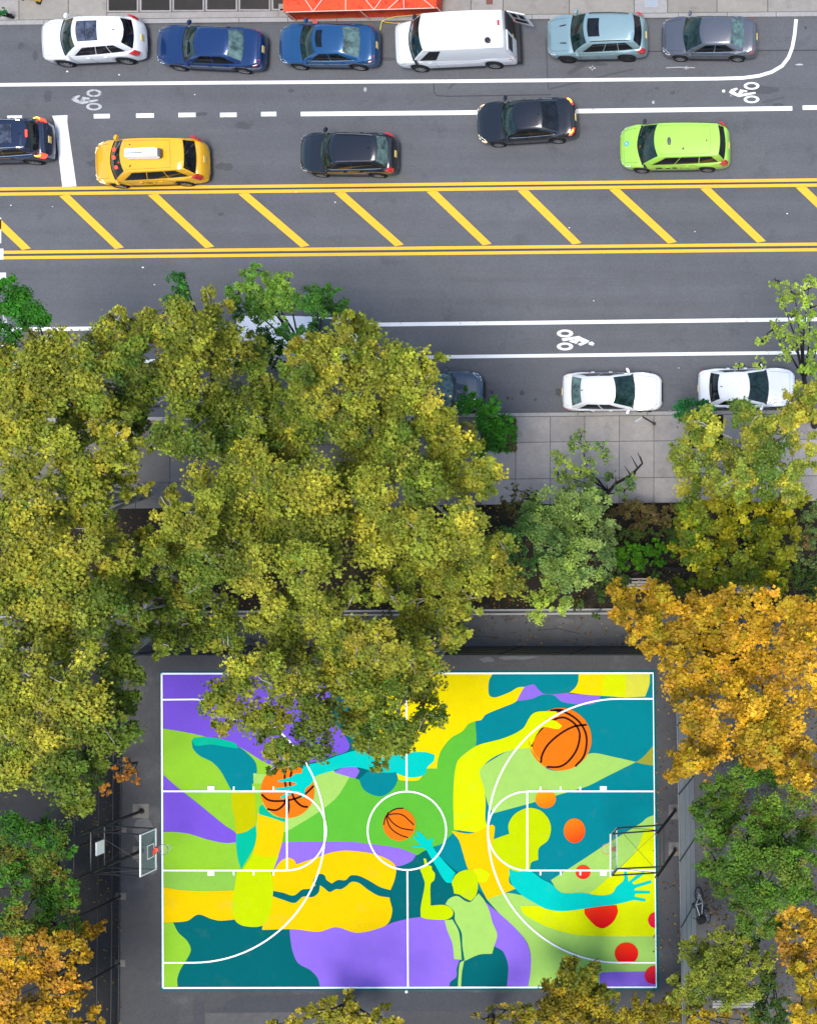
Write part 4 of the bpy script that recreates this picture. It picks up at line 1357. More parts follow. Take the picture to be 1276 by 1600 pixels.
# 8 black wagon
pl_, L = place(469, 622, 276, 1.84, 0.6)
make_car('moving_car', 'black estate car driving mid lane between the yellow taxi and the black saloon', 'car', pl_, dict(L=L, W=1.84, H=1.60, top=[(0, .58), (.02, .70), (.06, .80), (.14, .90), (.24, .98), (.33, 1.0), (.93, 1.06), (.97, 1.04), (.985, .96), (1, .72)], cab=(.245, .415, .89, .965),
    paint=black_p, wt=.74, wtr=.68, wbr=.82, rails=M['galv_dark'], tall=(1.06, .84), taillight=M['tail'], glass_rear=M['glass_pale'], side=((.10, .42, .14, 0), (.435, .66, 0, 0), (.675, .92, 0, .32)), chrome_line=True, fin=.82, wr=.34), moving)
# 9 black saloon, lights on
pl_, L = place(744, 902, 225.5, 1.86, -3.6)
make_car('moving_car', 'black saloon car with lit head and tail lamps straddling the white lane line', 'car', pl_, dict(L=L, W=1.86, H=1.46, top=SEDAN_TOP, cab=(.265, .43, .70, .865), paint=black_p, glass=M['glass'], glass_rear=M['glass_dark'], taillight=M['tail_lit'], hot=M['tail_hot'], headlight=M['lamp_lit'], amber=plain('amber_lens_lit', (.8, .2, .02), .2, emit=(1, .2, .02), emit_s=2.0), chrome_line=True, wr=.34, fin=.9), moving)
# 10 green cab
pl_, L = place(967, 1141, 268, 1.98, -0.8)
gc = dict(L=L, W=1.99, H=1.76, top=VANTOP, cab=(.175, .37, .945, .98), paint=green_p, wt=.77, wtr=.72, wb=.93, wbr=.84, tall=(1.22, .84), side=((.09, .37, .16, 0), (.385, .68, 0, 0), (.695, .93, 0, .22)), roof_seams=.86, glass_rear=M['glass_dark'], wr=.34, wheels=(.185, .785), cb=.28, ct=.17, hl=((.012, .66), (.022, .93), (.06, .985), (.11, .985), (.10, .88), (.04, .74)), handles=(.44, .62), mirror=M['trim'])
gcc = make_car('taxi', 'apple green cab van driving beside the yellow hatched median', 'taxi', pl_, gc, moving)
f = gc['fn']
for u, y_, rx, ry_, h in ((.22, .10, .085, .19, .09), (.43, .55, .05, .05, .05), (.80, .08, .035, .035, .05)):
    mb = MB()
    q = f['Rf'](y_, u)
    n = 14
    vs = []
    for k, zz in ((1, -.02), (.95, h * .6), (.6, h)):
        vs += [(q.x + rx * k * math.cos(2 * math.pi * i / n), q.y + ry_ * k * math.sin(2 * math.pi * i / n), q.z + zz) for i in range(n)]
    fs = [(r * n + i, r * n + (i + 1) % n, (r + 1) * n + (i + 1) % n, (r + 1) * n + i) for r in (0, 1) for i in range(n)] + [tuple(range(2 * n, 3 * n))]
    mb.add(vs, fs, M['galv_dark'])
    mb.build('roof_light' if u < .3 else 'antenna', gcc, 40)
decal_m = plain('decal_teal', (0.10, 0.42, 0.50), .5)
mb = MB()
q = f['bodytop'](.075, -.13)
mb.add([(q.x + .12 * math.cos(a), q.y + .12 * math.sin(a), f['bodytop'](min(.12, .075 - .12 * math.cos(a) / L), -.13).z + .004) for a in [2 * math.pi * i / 14 for i in range(14)]], [tuple(range(14))], decal_m)
mb.add([(q.x + .05 * math.cos(a), q.y + .05 * math.sin(a), q.z + .012) for a in [2 * math.pi * i / 10 for i in range(10)]], [tuple(range(10))], M['plate_white'])
mb.build('bonnet_emblem', gcc)
for x_, w_ in ((.36, .17), (.44, .10), (.50, .12), (.56, .04), (.62, .04)):
    mb = MB()
    n = 12
    for sg in (1,):
        yv = sg * (gc['W'] / 2 + .004)
        vs = [(f['X'](x_) + w_ * math.cos(2 * math.pi * i / n), yv, .74 + min(w_, .09) * math.sin(2 * math.pi * i / n)) for i in range(n)]
        mb.add(vs, [tuple(range(n))], M['trim'])
    mb.build('door_emblem', gcc)
for x_, w_ in ((.50, .16), (.56, .05), (.44, .05)):
    mb = MB()
    n = 10
    yv = tx['W'] / 2 + .004
    vs = [(tx['fn']['X'](x_) + w_ * math.cos(2 * math.pi * i / n), yv, .74 + min(w_, .06) * math.sin(2 * math.pi * i / n)) for i in range(n)]
    mb.add(vs, [tuple(range(n))], M['trim'])
    mb.build('door_emblem', txc)
# 11 half hidden dark car, 12 pearl saloon, 13 white saloon (noses to the right)
pl_, L = place(604, 756, 0, 1.82, 0.4, west=False, ymid=611)
make_car('parked_car', 'dark car whose bonnet shows from under the plane tree', 'car', pl_, dict(L=L, W=1.84, H=1.46, top=SEDAN_TOP, cab=(.26, .45, .755, .885), paint=paint('paint_slate_blue', (.030, .055, .085), .3, .28), glass=M['glass_pale'], wr=.33), south_row)
pl_, L = place(879, 1034, 0, 1.80, -0.2, west=False, ymid=612.5)
make_car('parked_car', 'pearl white saloon car parked at the bare part of the south kerb', 'car', pl_, dict(L=L, W=1.79, H=1.45, top=SEDAN_TOP, cab=(.24, .43, .765, .905), paint=silver_p, glass=M['glass'], glass_rear=M['glass_pale'], wr=.32, handles=(.50, .68), chrome_line=True, fin=.97, wtr=.66, ctr=.06, cbr=.06), south_row)
pl_, L = place(1090, 1242, 0, 1.80, -0.8, west=False, ymid=606.5)
make_car('parked_car', 'white saloon car with its side tucked under green tree crowns', 'car', pl_, dict(L=L, W=1.80, H=1.46, top=SEDAN_TOP, cab=(.255, .45, .76, .885), paint=white_p, glass=M['glass'], glass_rear=M['glass_dark'], wr=.33, handles=(.50, .68), fin=.9), south_row)

# ---- white van with its rear door open
def make_van(name, label, cat, px, L, open_door=True, group=None):
    W, H = 2.0, 2.10
    top = [(0, .72), (.012, .86), (.04, .99), (.10, 1.10), (.15, 1.16), (.25, 1.18), (1, 1.18)]
    fr = [(0, .70), (.01, .84), (.03, .92), (.08, .96), (.16, .985), (.25, 1.0), (.96, 1.0), (.985, .985), (1, .95)]
    sp = dict(L=L, W=W, H=H, top=top, plan=fr, cab=(.145, .305, .982, .998), paint=white_p, wt=.84, wtr=.84, wb=.93, wbr=.95, wr=.36, wheels=(.175, .80), van=True, cb=.22, ct=.14, cbr=.03, ctr=.04,
              side=((.05, .22, .16, 0),), tall=(1.02, .80), tall_s=.995, handles=(.30,), doors=(.19, .34), bow=.05, rdrop=.06, mirror=M['trim'], no_hood=False, zb=.30)
    t = make_car(name, label, cat, px, sp, group)
    f = sp['fn']
    X = f['X']
    bp = MB()
    bp.box((-L / 2 - .20, -W / 2 * .96, .42), (-L / 2 - .01, W / 2 * .96, .60), M['trim'], .03)
    bp.build('rear_bumper', t)
    # opening on the right half of the tail, hinged door swung out; window in the closed half
    op = MB()
    op.box((-L / 2 - .012, -.88, .62), (-L / 2 + .05, -.06, 1.86), M['seat'])
    op.build('door_opening', t)
    cd = MB()
    cd.box((-L / 2 - .035, -.03, .62), (-L / 2 + .02, .90, 1.90), white_p, .02)
    d = cd.build('rear_door', t)
    wd = MB()
    wd.box((-L / 2 - .042, .10, 1.22), (-L / 2 - .036, .78, 1.74), M['glass_dark'])
    wd.build('window', d)
    return t, sp

pl_, L = place(615, 805, 108.5, 2.0, -2.6, zx=.8)
van, vsp = make_van('parked_van', 'white panel van parked by the orange netting with a rear door open', 'van', pl_, L, True, north_row)
# local frame: nose +x, local -y is the kerb (top of the photo)
Lv = vsp['L']
leaf = MB()
ang = R(28)
hx, hy = -Lv / 2 - .03, -.90
dx, dy = -math.cos(ang), math.sin(ang) * .55
du = Vector((dx, dy, 0)).normalized()
nu = Vector((-du.y, du.x, 0))
wdt = .86
def leafpt(u, n_, z):
    p = Vector((hx, hy, 0)) + du * u + nu * n_
    return (p.x, p.y, z)
for (u0, u1, z0, z1, n0, n1, m) in ((0, wdt, .62, 1.90, -.025, .025, white_p),):
    vs = [leafpt(u0, n0, z0), leafpt(u1, n0, z0), leafpt(u1, n1, z0), leafpt(u0, n1, z0), leafpt(u0, n0, z1 - .12), leafpt(u1, n0, z1 - .02), leafpt(u1, n1, z1 - .02), leafpt(u0, n1, z1 - .12)]
    leaf.add(vs, [(0, 3, 2, 1), (4, 5, 6, 7), (0, 1, 5, 4), (1, 2, 6, 5), (2, 3, 7, 6), (3, 0, 4, 7)], m)
lf = leaf.build('open_door', van)
for (u0, u1, z0, z1) in ((.14, .40, 1.30, 1.72), (.48, .74, 1.30, 1.72), (.12, .74, .85, 1.15)):
    mb = MB()
    for n0 in (-.031, .031):
        mb.add([leafpt(u0, n0, z0), leafpt(u1, n0, z0), leafpt(u1, n0, z1), leafpt(u0, n0, z1)], [(0, 1, 2, 3)], M['trim'])
    mb.build('door_panel', lf)
f = vsp['fn']
mb = MB()
q = f['Rf'](.62, .82)
n = 18
vs = [(q.x + .135 * k * math.cos(2 * math.pi * i / n), q.y + .135 * k * math.sin(2 * math.pi * i / n), q.z + z) for k, z in ((1, -.03), (1, .05), (.7, .07)) for i in range(n)]
mb.add(vs, [(r * n + i, r * n + (i + 1) % n, (r + 1) * n + (i + 1) % n, (r + 1) * n + i) for r in (0, 1) for i in range(n)] + [tuple(range(2 * n, 3 * n))], M['trim'])
mb.build('roof_vent', van)
mb = MB()
q = f['Rf'](-.30, .955)
mb.box((q.x - .05, q.y - .12, q.z - .02), (q.x + .05, q.y + .12, q.z + .03), M['tail'], .01)
mb.build('brake_light', van)
for y_ in (-.55, .1, .5):
    mb = MB()
    q0, q1 = f['Wf'](y_, .06), f['Wf'](y_ + .28, .30)
    mb.path([q0 + Vector((0, 0, .03)), q0.lerp(q1, .5) + Vector((0, 0, .04)), q1 + Vector((0, 0, .03))], [.01] * 3, M['trim'], 4)
    mb.build('wiper', van)
# ---- second white van, standing under the plane trees on the cycle lane
pl_, L = place(386, 562, 0, 2.0, 0.3, west=False, zx=1.0, ymid=531)
van2, _ = make_van('delivery_van', 'white van standing in the cycle lane under the trees, mostly hidden by leaves', 'van', pl_, L, False)
# ================================================================ STREET FURNITURE, FENCES, HOOPS
# ---- chain-link fences: posts, rails, mesh
def fence(name, label, p0, p1, height, posts, rails, m_post, m_mesh, pitch=.075, wire=.0035):
    a, b = P(*p0), P(*p1)
    t = thing(name, label, 'fence', (a.x, a.y, 0), 0)
    d = b - a
    Ln = d.length
    d.normalize()
    for s in posts:
        q = d * (s * Ln)
        mb = MB()
        mb.tube((q.x, q.y, 0), (q.x, q.y, height + .06), .045, .045, m_post, 8)
        mb.tube((q.x, q.y, height + .06), (q.x, q.y, height + .10), .05, .02, m_post, 8)
        mb.build('post', t)
        ft = MB()
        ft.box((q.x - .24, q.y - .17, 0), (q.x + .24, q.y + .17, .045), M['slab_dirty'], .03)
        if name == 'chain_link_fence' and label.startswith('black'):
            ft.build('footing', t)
    for z in rails:
        mb = MB()
        e = d * Ln
        mb.tube((0, 0, z), (e.x, e.y, z), .026, .026, m_post, 6)
        mb.build('rail', t)
    ms = MB()
    z0 = .06
    h = height - z0
    n = int((Ln + h) / pitch)
    for sgn in (1, -1):
        off = Vector((-d.y, d.x, 0)) * (.004 * sgn)
        for i in range(n + 1):
            u = -h + i * pitch
            # line from (u, z0) to (u + h, z0 + h), clipped to the panel
            u0, u1 = max(u, 0), min(u + h, Ln)
            if u1 - u0 < .02:
                continue
            za, zb_ = z0 + (u0 - u), z0 + (u1 - u)
            if sgn < 0:
                ua, ub = Ln - u0, Ln - u1
            else:
                ua, ub = u0, u1
            A = d * ua + off
            B = d * ub + off
            ms.tube((A.x, A.y, za), (B.x, B.y, zb_), wire, wire, m_mesh, 3, False)
    ms.build('chain_link', t, kind='stuff')
    return t
L_ = 620.0
fence('chain_link_fence', 'black chain link fence along the left end of the court', (193, 1008), (187, 1640), 3.06, [.14, .29, .455, .62, .786, .95], (.10, .60, 1.55, 3.06), M['black_metal'], M['black_metal'], .07, .004)
fence('chain_link_fence', 'black chain link fence along the long upper side of the court', (196, 1010), (1076, 1010), 3.2, [.10, .223, .344, .463, .583, .704, .824, .945], (.10, .8, 1.55, 2.4, 3.2), M['black_metal'], M['black_metal'], .06, .0075)
fence('galvanised_fence', 'grey galvanised fence along the right end of the court by the leaning bicycle', (1079, 1012), (1091, 1660), 3.5, [.02, .155, .31, .46, .61, .77, .93], (.08, 1.25, 2.3, 3.5), M['galv_dark'], M['galv'], .062, .0052)

# ---- basketball hoops
def hoop(label, post_px, board_px_x, cy, facing, signplate=False):
    """posts, braced arms, glass backboard, ring with net; facing = +1 towards the right of the photo"""
    b = P(post_px, cy)
    t = thing('basketball_hoop', label, 'basketball hoop', (b.x, b.y, 0), 0 if facing > 0 else math.pi)
    reach = abs(P(board_px_x, cy).x - b.x)
    hw = .93
    m = M['black_metal']
    for sg in (1, -1):
        mb = MB()
        mb.tube((0, sg * hw, 0), (0, sg * hw, 4.02), .075, .065, m, 10)
        mb.tube((0, sg * hw, 4.02), (0, sg * hw, 4.07), .08, .05, m, 10)
        mb.tube((0, sg * hw, 0), (0, sg * hw, .03), .14, .14, m, 10)
        mb.build('post', t)
        for z0, z1 in ((2.55, 2.93), (3.42, 3.88)):
            mb = MB()
            mb.tube((.05, sg * hw, z0), (reach - .04, sg * hw * .97, z1), .036, .036, m, 8)
            mb.build('arm', t)
        mb = MB()
        mb.tube((reach - .07, sg * hw * .97, 2.90), (reach - .07, sg * hw * .97, 3.92), .028, .028, m, 6)
        mb.tube((.0, sg * hw, 3.42), (reach * .9, sg * hw, 2.9), .012, .012, m, 5)
        mb.build('brace', t)
    for z in (2.50, 3.36):
        mb = MB()
        mb.tube((0, -hw, z), (0, hw, z), .038, .038, m, 8)
        mb.build('crossbar', t)
    mb = MB()
    for sg in (1, -1):
        mb.tube((.05, -sg * hw, 3.40), (reach - .06, sg * hw, 2.95), .008, .008, m, 4)
    mb.build('tie_rod', t)
    bw, z0, z1 = .92, 2.90, 3.97
    gl = MB()
    gl.box((reach - .012, -bw + .05, z0 + .05), (reach + .012, bw - .05, z1 - .05), M['acrylic'])
    board = gl.build('backboard', t)
    fr = MB()
    w = .05
    fr.box((reach - .025, -bw, z0), (reach + .025, bw, z0 + w), M['white_metal'])
    fr.box((reach - .025, -bw, z1 - w), (reach + .025, bw, z1), M['white_metal'])
    fr.box((reach - .025, -bw, z0 + w), (reach + .025, -bw + w, z1 - w), M['white_metal'])
    fr.box((reach - .025, bw - w, z0 + w), (reach + .025, bw, z1 - w), M['white_metal'])
    fr.build('frame', board)
    sq = MB()
    x = reach + .016
    for y0, y1, a, c in ((-.31, .31, z0 + .17, z0 + .215), (-.31, .31, z0 + .58, z0 + .625), (-.31, -.265, z0 + .215, z0 + .58), (.265, .31, z0 + .215, z0 + .58)):
        sq.add([(x, y0, a), (x, y1, a), (x, y1, c), (x, y0, c)], [(0, 1, 2, 3)], M['white_metal'])
    sq.build('target_square', board)
    rm = MB()
    zr = 3.05
    rm.box((reach + .026, -.11, zr - .14), (reach + .06, .11, zr + .05), M['red_metal'], .01)
    rm.add([(reach + .06, -.10, zr + .03), (reach + .20, -.05, zr + .015), (reach + .20, .05, zr + .015), (reach + .06, .10, zr + .03), (reach + .06, -.10, zr - .06), (reach + .20, -.05, zr - .01), (reach + .20, .05, zr - .01), (reach + .06, .10, zr - .06)],
           [(0, 1, 2, 3), (7, 6, 5, 4), (0, 4, 5, 1), (2, 6, 7, 3)], M['red_metal'])
    rm.build('rim_bracket', t)
    tr = MB()
    tr.torus((reach + .40, 0, zr), (0, 0, 1), .228, .011, M['red_metal'] if facing < 0 else M['galv_dark'], 28, 6)
    rim = tr.build('rim', t)
    net = MB()
    k = 12
    for i in range(k):
        for sg in (1, -1):
            pts = []
            for j in range(5):
                aa = 2 * math.pi * (i + sg * j * .5) / k
                rr = (.225, .20, .165, .14, .125)[j]
                pts.append((reach + .40 + rr * math.cos(aa), rr * math.sin(aa), zr - .1 * j))
            net.path(pts, [.004] * 5, M['white_metal'], 3)
    net.build('net', t, kind='stuff')
    if signplate:
        sp = MB()
        sp.box((-.03, -.28, 2.55), (.03, .32, 3.05), M['white_metal'], .01)
        sp.build('plate', t)
        rd = MB()
        rd.box((reach + .03, -.2, z0 + .12), (reach + .07, .02, z0 + .28), M['red_metal'], .01)
        rd.build('rim_pad', t)
hoop('basketball hoop with clear backboard on black posts at the left end of the painted court', 222, 307.5, 1298, 1, True)
hoop('basketball hoop seen from behind on black braced posts at the right end of the court', 1054.5, 987.5, 1297, -1)

# ---- bicycles
def bicycle(label, loc, rz, lean, frame_m, bag=None):
    t = thing('bicycle', label, 'bicycle', loc, rz)
    t.rotation_euler = (lean, 0, rz)
    r = .335
    wb_ = 1.04
    for x in (-wb_ / 2, wb_ / 2):
        mb = MB()
        mb.torus((x, 0, r), (0, 1, 0), r - .02, .022, M['rubber'], 28, 6)
        wo = mb.build('wheel', t)
        sp = MB()
        for k in range(14):
            a = 2 * math.pi * k / 14
            sp.tube((x, 0, r), (x + (r - .03) * math.cos(a), 0, r + (r - .03) * math.sin(a)), .004, .004, M['galv'], 3, False)
        sp.tube((x, -.05, r), (x, .05, r), .025, .025, M['galv'], 8)
        sp.build('spokes', wo)
    bb, seat, head, rear, front = Vector((-.08, 0, .30)), Vector((-.22, 0, .80)), Vector((.36, 0, .84)), Vector((-wb_ / 2, 0, r)), Vector((wb_ / 2, 0, r))
    mb = MB()
    hd2 = Vector((.40, 0, .72))
    for a, c, w in ((bb, seat, .02), (seat, head, .022), (bb, hd2, .026), (head, hd2, .024)):
        mb.tube(a, c, w, w, frame_m, 8)
    for sg in (.045, -.045):
        o = Vector((0, sg, 0))
        mb.tube(rear + o, bb + o * .6, .012, .012, frame_m, 6)
        mb.tube(rear + o, seat + o * .3, .011, .011, frame_m, 6)
        mb.tube(front + o, hd2 + o, .015, .013, frame_m, 6)
    mb.build('frame', t, 40)
    hb = MB()
    top = Vector((.33, 0, .98))
    hb.tube(head, top, .016, .016, M['galv'], 6)
    hb.path([(top.x - .10, -.31, top.z + .02), (top.x + .02, -.16, top.z + .01), (top.x + .03, 0, top.z), (top.x + .02, .16, top.z + .01), (top.x - .10, .31, top.z + .02)], [.016] * 5, M['black_metal'], 6)
    hb.build('handlebar', t)
    sd = MB()
    s0 = seat + Vector((-.03, 0, .14))
    sd.tube(seat, s0, .014, .014, M['galv'], 6)
    sd.path([s0 + Vector((.14, 0, .03)), s0 + Vector((.02, 0, .04)), s0 + Vector((-.10, 0, .045)), s0 + Vector((-.14, 0, .04))], [.02, .045, .075, .05], M['trim'], 8)
    sd.build('saddle', t, 40)
    ck = MB()
    ck.torus((bb.x, .055, bb.z), (0, 1, 0), .085, .008, M['galv_dark'], 16, 4)
    for sg in (1, -1):
        ck.tube((bb.x, sg * .07, bb.z), (bb.x + sg * .14, sg * .08, bb.z - sg * .08), .012, .012, M['galv_dark'], 6)
        ck.box((bb.x + sg * .14 - .045, sg * .12 - .045, bb.z - sg * .08 - .012), (bb.x + sg * .14 + .045, sg * .12 + .045, bb.z - sg * .08 + .012), M['trim'])
    ck.build('crank', t)
    if bag:
        bg_ = MB()
        x0, x1 = bag
        n = 16
        vs, fs = [], []
        for z, k in ((.60, .55), (.66, .95), (.80, 1.0), (.93, .95), (.97, .5)):
            for i in range(n):
                a = 2 * math.pi * i / n
                c, s_ = math.cos(a), math.sin(a)
                vs.append(((x0 + x1) / 2 + (x1 - x0) / 2 * k * math.copysign(abs(c) ** .6, c), .19 * k * math.copysign(abs(s_) ** .6, s_), z))
        for r_ in range(4):
            for i in range(n):
                fs.append((r_ * n + i, r_ * n + (i + 1) % n, (r_ + 1) * n + (i + 1) % n, (r_ + 1) * n + i))
        fs += [tuple(range(n - 1, -1, -1)), tuple(range(4 * n, 5 * n))]
        bg_.add(vs, fs, M['seat'])
        bg_.build('basket', t, 50)
    return t
p = P(1096, 1404)
bicycle('white framed bicycle with black basket leaning on the grey fence', (p.x + .20, p.y - .15, 0.01), R(-70), R(20), plain('bike_white', (.62, .64, .58), .35), (.30, .70))
p = P(1180, -7)
bicycle('dark bicycle on the upper pavement, cut off by the top edge', (p.x, p.y, ZS), R(8), R(10), M['black_metal'])

# ---- sign poles
def sign_pole(label, base, top, z, plate=None):
    a, b = P(*base), P(*top, z)
    t = thing('sign_pole', label, 'sign pole', (a.x, a.y, ZS - .02), 0)
    e = b - a
    mb = MB()
    mb.tube((0, 0, 0), (e.x, e.y, z), .042, .036, M['black_metal'], 8)
    mb.build('pole', t)
    mb = MB()
    mb.tube((0, 0, 0), (0, 0, .06), .10, .07, plain('rusty_iron', (.10, .05, .03), .8), 10)
    mb.build('base', t)
    if plate:
        q0, q1 = P(*plate[0], z - .05) - a, P(*plate[1], z - .05) - a
        d = (q1 - q0).normalized()
        nn = Vector((-d.y, d.x, 0)) * .006
        mb = MB()
        z0, z1 = z - .50, z - .02
        vs = []
        for q in (q0, q1):
            for s in (1, -1):
                vs += [(q.x + nn.x * s, q.y + nn.y * s, z0), (q.x + nn.x * s, q.y + nn.y * s, z1)]
        mb.add(vs, [(0, 1, 5, 4), (2, 6, 7, 3), (1, 3, 7, 5), (0, 4, 6, 2), (0, 2, 3, 1), (4, 5, 7, 6)], M['white_metal'])
        mb.build('sign_plate', t)
sign_pole('black pole with white sign plate on the pavement by the pearl white car', (1022.5, 662.5), (1004.5, 651.5), 2.3, ((992, 659.5), (1004, 652)))
sign_pole('dark leaning pole among leaves near the left edge crosswalk', (51, 584), (28, 574.5), 2.6)

# ---- orange netting round the dig on the north pavement
net_m = surface('orange_netting', (0.74, 0.075, 0.022), .7, .3, ((1.2, .25), (8, .3), (30, .35)), 0.3, second=(0.52, 0.04, 0.015), second_scale=3.0, second_cut=(.5, .62))
lath = plain('pale_lath', (0.72, 0.55, 0.45), .7)
o0 = P(440, 0)
bar = thing('netting_barrier', 'bright orange netting stretched over a frame on the upper pavement', 'barrier', (P(565, 31).x, P(565, 31).y, ZS), 0)
cx, cy = bar.location.x, bar.location.y
def loc(px, py, z):
    q = P(px, py, z + ZS)
    return Vector((q.x - cx, q.y - cy, z))
def net_sheet(nm, c00, c10, c11, c01, nu, nv, sag, parent):
    vs, fs = [], []
    for i in range(nu + 1):
        for j in range(nv + 1):
            u, v = i / nu, j / nv
            q = (c00 * (1 - u) + c10 * u) * (1 - v) + (c01 * (1 - u) + c11 * u) * v
            k = math.sin(math.pi * u) ** .5 * math.sin(math.pi * v) if 0 < u < 1 and 0 < v < 1 else 0
            q = q + sag * k * (1 + .5 * math.sin(9 * u + 3 * v)) + Vector((0, 0, random.uniform(-.03, .03)))
            vs.append(q)
    for i in range(nu):
        for j in range(nv):
            a = i * (nv + 1) + j
            fs.append((a, a + nv + 1, a + nv + 2, a + 1))
    mb = MB()
    mb.add(vs, fs, net_m)
    return mb.build(nm, parent, 80)
ht = 1.15
tl_, tr_ = loc(443, 18, ht), loc(682, 13.5, ht)
bl_, br2 = loc(456, 31, .01), loc(690, 24, .01)
tlb, trb = loc(437, -70, ht), loc(682, -70, ht)
net_sheet('net_side', bl_, br2, tr_, tl_, 24, 5, Vector((0, .16, -.05)), bar)
net_sheet('net_top', tl_, tr_, trb, tlb, 24, 10, Vector((0, 0, -.10)), bar)
net_sheet('net_end', loc(693, -70, .01), br2, tr_, trb, 10, 5, Vector((.05, 0, 0)), bar)
net_sheet('net_end', bl_, loc(448, -70, .01), tlb, tl_, 10, 5, Vector((-.05, 0, 0)), bar)
def lerp_row(px, py):
    return loc(px, py, ht + .02)
zz = [(455, -12), (488, 17), (513, -14), (539, 18), (541, -12), (584, 14), (590, -12), (608, 13), (632, -4), (631, 12), (633, -14), (660, -6), (676, 12)]
for a, b_ in (((472, -8), (489, 18)), ((489, 18), (506, -4)), ((540, -14), (540, 16)), ((565, -8), (584, 15)), ((584, 15), (602, -10)), ((606, 14), (626, -4)), ((630, -14), (631, 13)), ((660, -2), (677, 12)), ((446, 19), (560, 16)), ((560, 16), (679, 12.5))):
    mb = MB()
    mb.tube(loc(*a, ht + .03), loc(*b_, ht + .03), .018, .018, lath, 5)
    mb.build('lath', bar)
for q in (tl_, tr_, loc(560, 16, ht)):
    mb = MB()
    mb.tube((q.x, q.y + .05, 0), (q.x, q.y + .05, ht), .03, .03, lath, 6)
    mb.build('stake', bar)
tape = MB()
ptsp = [(594, 47, .02), (595, 40, .02), (597, 33, .1), (604, 30, .15), (618, 26, .18), (634, 25, .2), (650, 23, .2), (658, 22, .25)]
tape.path([P(x, y, z + .03) for x, y, z in ptsp], [.022] * len(ptsp), plain('yellow_tape', (.62, .60, .16), .6), 4)
ptsp = [(597, 33, .1), (604, 35, .05), (616, 36.5, .05), (632, 36, .05), (646, 34, .05)]
tape.path([P(x, y, z + .03) for x, y, z in ptsp], [.018] * len(ptsp), M['yellow_paint'], 4)
tp = tape.build('barrier_tape')
tp['label'] = 'loose yellow tape trailing from the orange netting onto the road'
tp['category'] = 'tape'
# fallen green-yellow mat beside the van nose
# ---- yellow barrier, hatch, post box corner on the north pavement
yb = thing('plastic_barrier', 'yellow plastic barrier with black foot at the top left edge', 'barrier', (*P(54, -4).xy, ZS), R(-14))
yplas = plain('yellow_plastic', (.72, .42, .02), .45)
mb = MB()
vs = []
for z, hx_, hy_ in ((.10, .52, .20), (.5, .46, .10), (1.0, .44, .07)):
    vs += [(-hx_, -hy_, z), (hx_, -hy_, z), (hx_, hy_, z), (-hx_, hy_, z)]
mb.add(vs, [(3, 2, 1, 0), (8, 9, 10, 11)] + [(r * 4 + i, r * 4 + (i + 1) % 4, r * 4 + 4 + (i + 1) % 4, r * 4 + 4 + i) for r in (0, 1) for i in range(4)], yplas)
mb.build('panel', yb)
for s in (-.40, .40):
    mb = MB()
    mb.box((s - .09, -.30, 0), (s + .09, .30, .11), M['rubber'], .03)
    mb.build('foot', yb)
hatch_m = plain('hatch_metal', (.30, .34, .38), .5, .2)
c = P(1018, 0)
ht_ = thing('utility_hatch', 'bluish grey metal access hatch set in the upper pavement between two parked cars', 'hatch', (c.x, c.y, ZS), 0)
mb = MB()
mb.box((-.30, -.42, -.02), (.30, .42, .022), M['galv'], .01)
mb.build('frame', ht_)
mb = MB()
mb.box((-.24, -.36, .0), (.24, .36, .034), hatch_m, .01)
lid = mb.build('lid', ht_)
mb = MB()
for y_ in (-.05, .06, .17, .27):
    mb.box((-.12, y_ - .02, .034), (.12, y_ + .02, .045), M['galv'])
mb.build('ribs', lid)
c = P(766, 3)
mb = MB()
mb.box((c.x - .15, c.y - .17, ZS), (c.x + .15, c.y + .17, ZS + .03), plain('rust_cover', (.16, .06, .045), .8), .008)
o = mb.build('valve_cover')
o['label'] = 'small rust red square cover in the upper pavement above the white van'
o['category'] = 'cover'

# ---- park benches (each: concrete ends, slats, back)
def bench(label, px, py, rz, L=2.2):
    c = P(px, py, .5)
    t = thing('park_bench', label, 'bench', (c.x, c.y, 0.01), rz, None)
    wood = M['bench'] if 'bench' in M else M.setdefault('bench', surface('bench_wood', (.30, .285, .26), .8, .3, ((3, .2), (20, .25)), .2, rand=.1))
    me = None
    for y in (-.16, -.03, .10):
        mb = MB()
        mb.box((-L / 2, y, .42), (L / 2, y + .11, .46), wood, .008)
        mb.build('slat', t)
    for z in (.56, .70, .84):
        mb = MB()
        yo = .27 + (z - .5) * .18
        mb.box((-L / 2, yo, z - .05), (L / 2, yo + .035, z + .05), wood, .008)
        mb.build('back_slat', t)
    for x in (-L / 2 + .2, 0, L / 2 - .2):
        mb = MB()
        mb.box((x - .05, -.20, 0), (x + .05, .24, .415), M['slab'], .01)
        mb.box((x - .045, .215, .42), (x + .045, .262, .88), M['slab'])
        mb.build('leg', t)
bench('grey slatted bench among yellow green bushes at the lower right', 1146, 1570, 0, 2.0)
bench('grey bench glimpsed between orange leaves right of the trimmed green hedge', 1001, 915, 0, 1.5)
bench('grey bench glimpsed under olive leaves right of the orange tree top', 1176, 922, 0, 1.6)
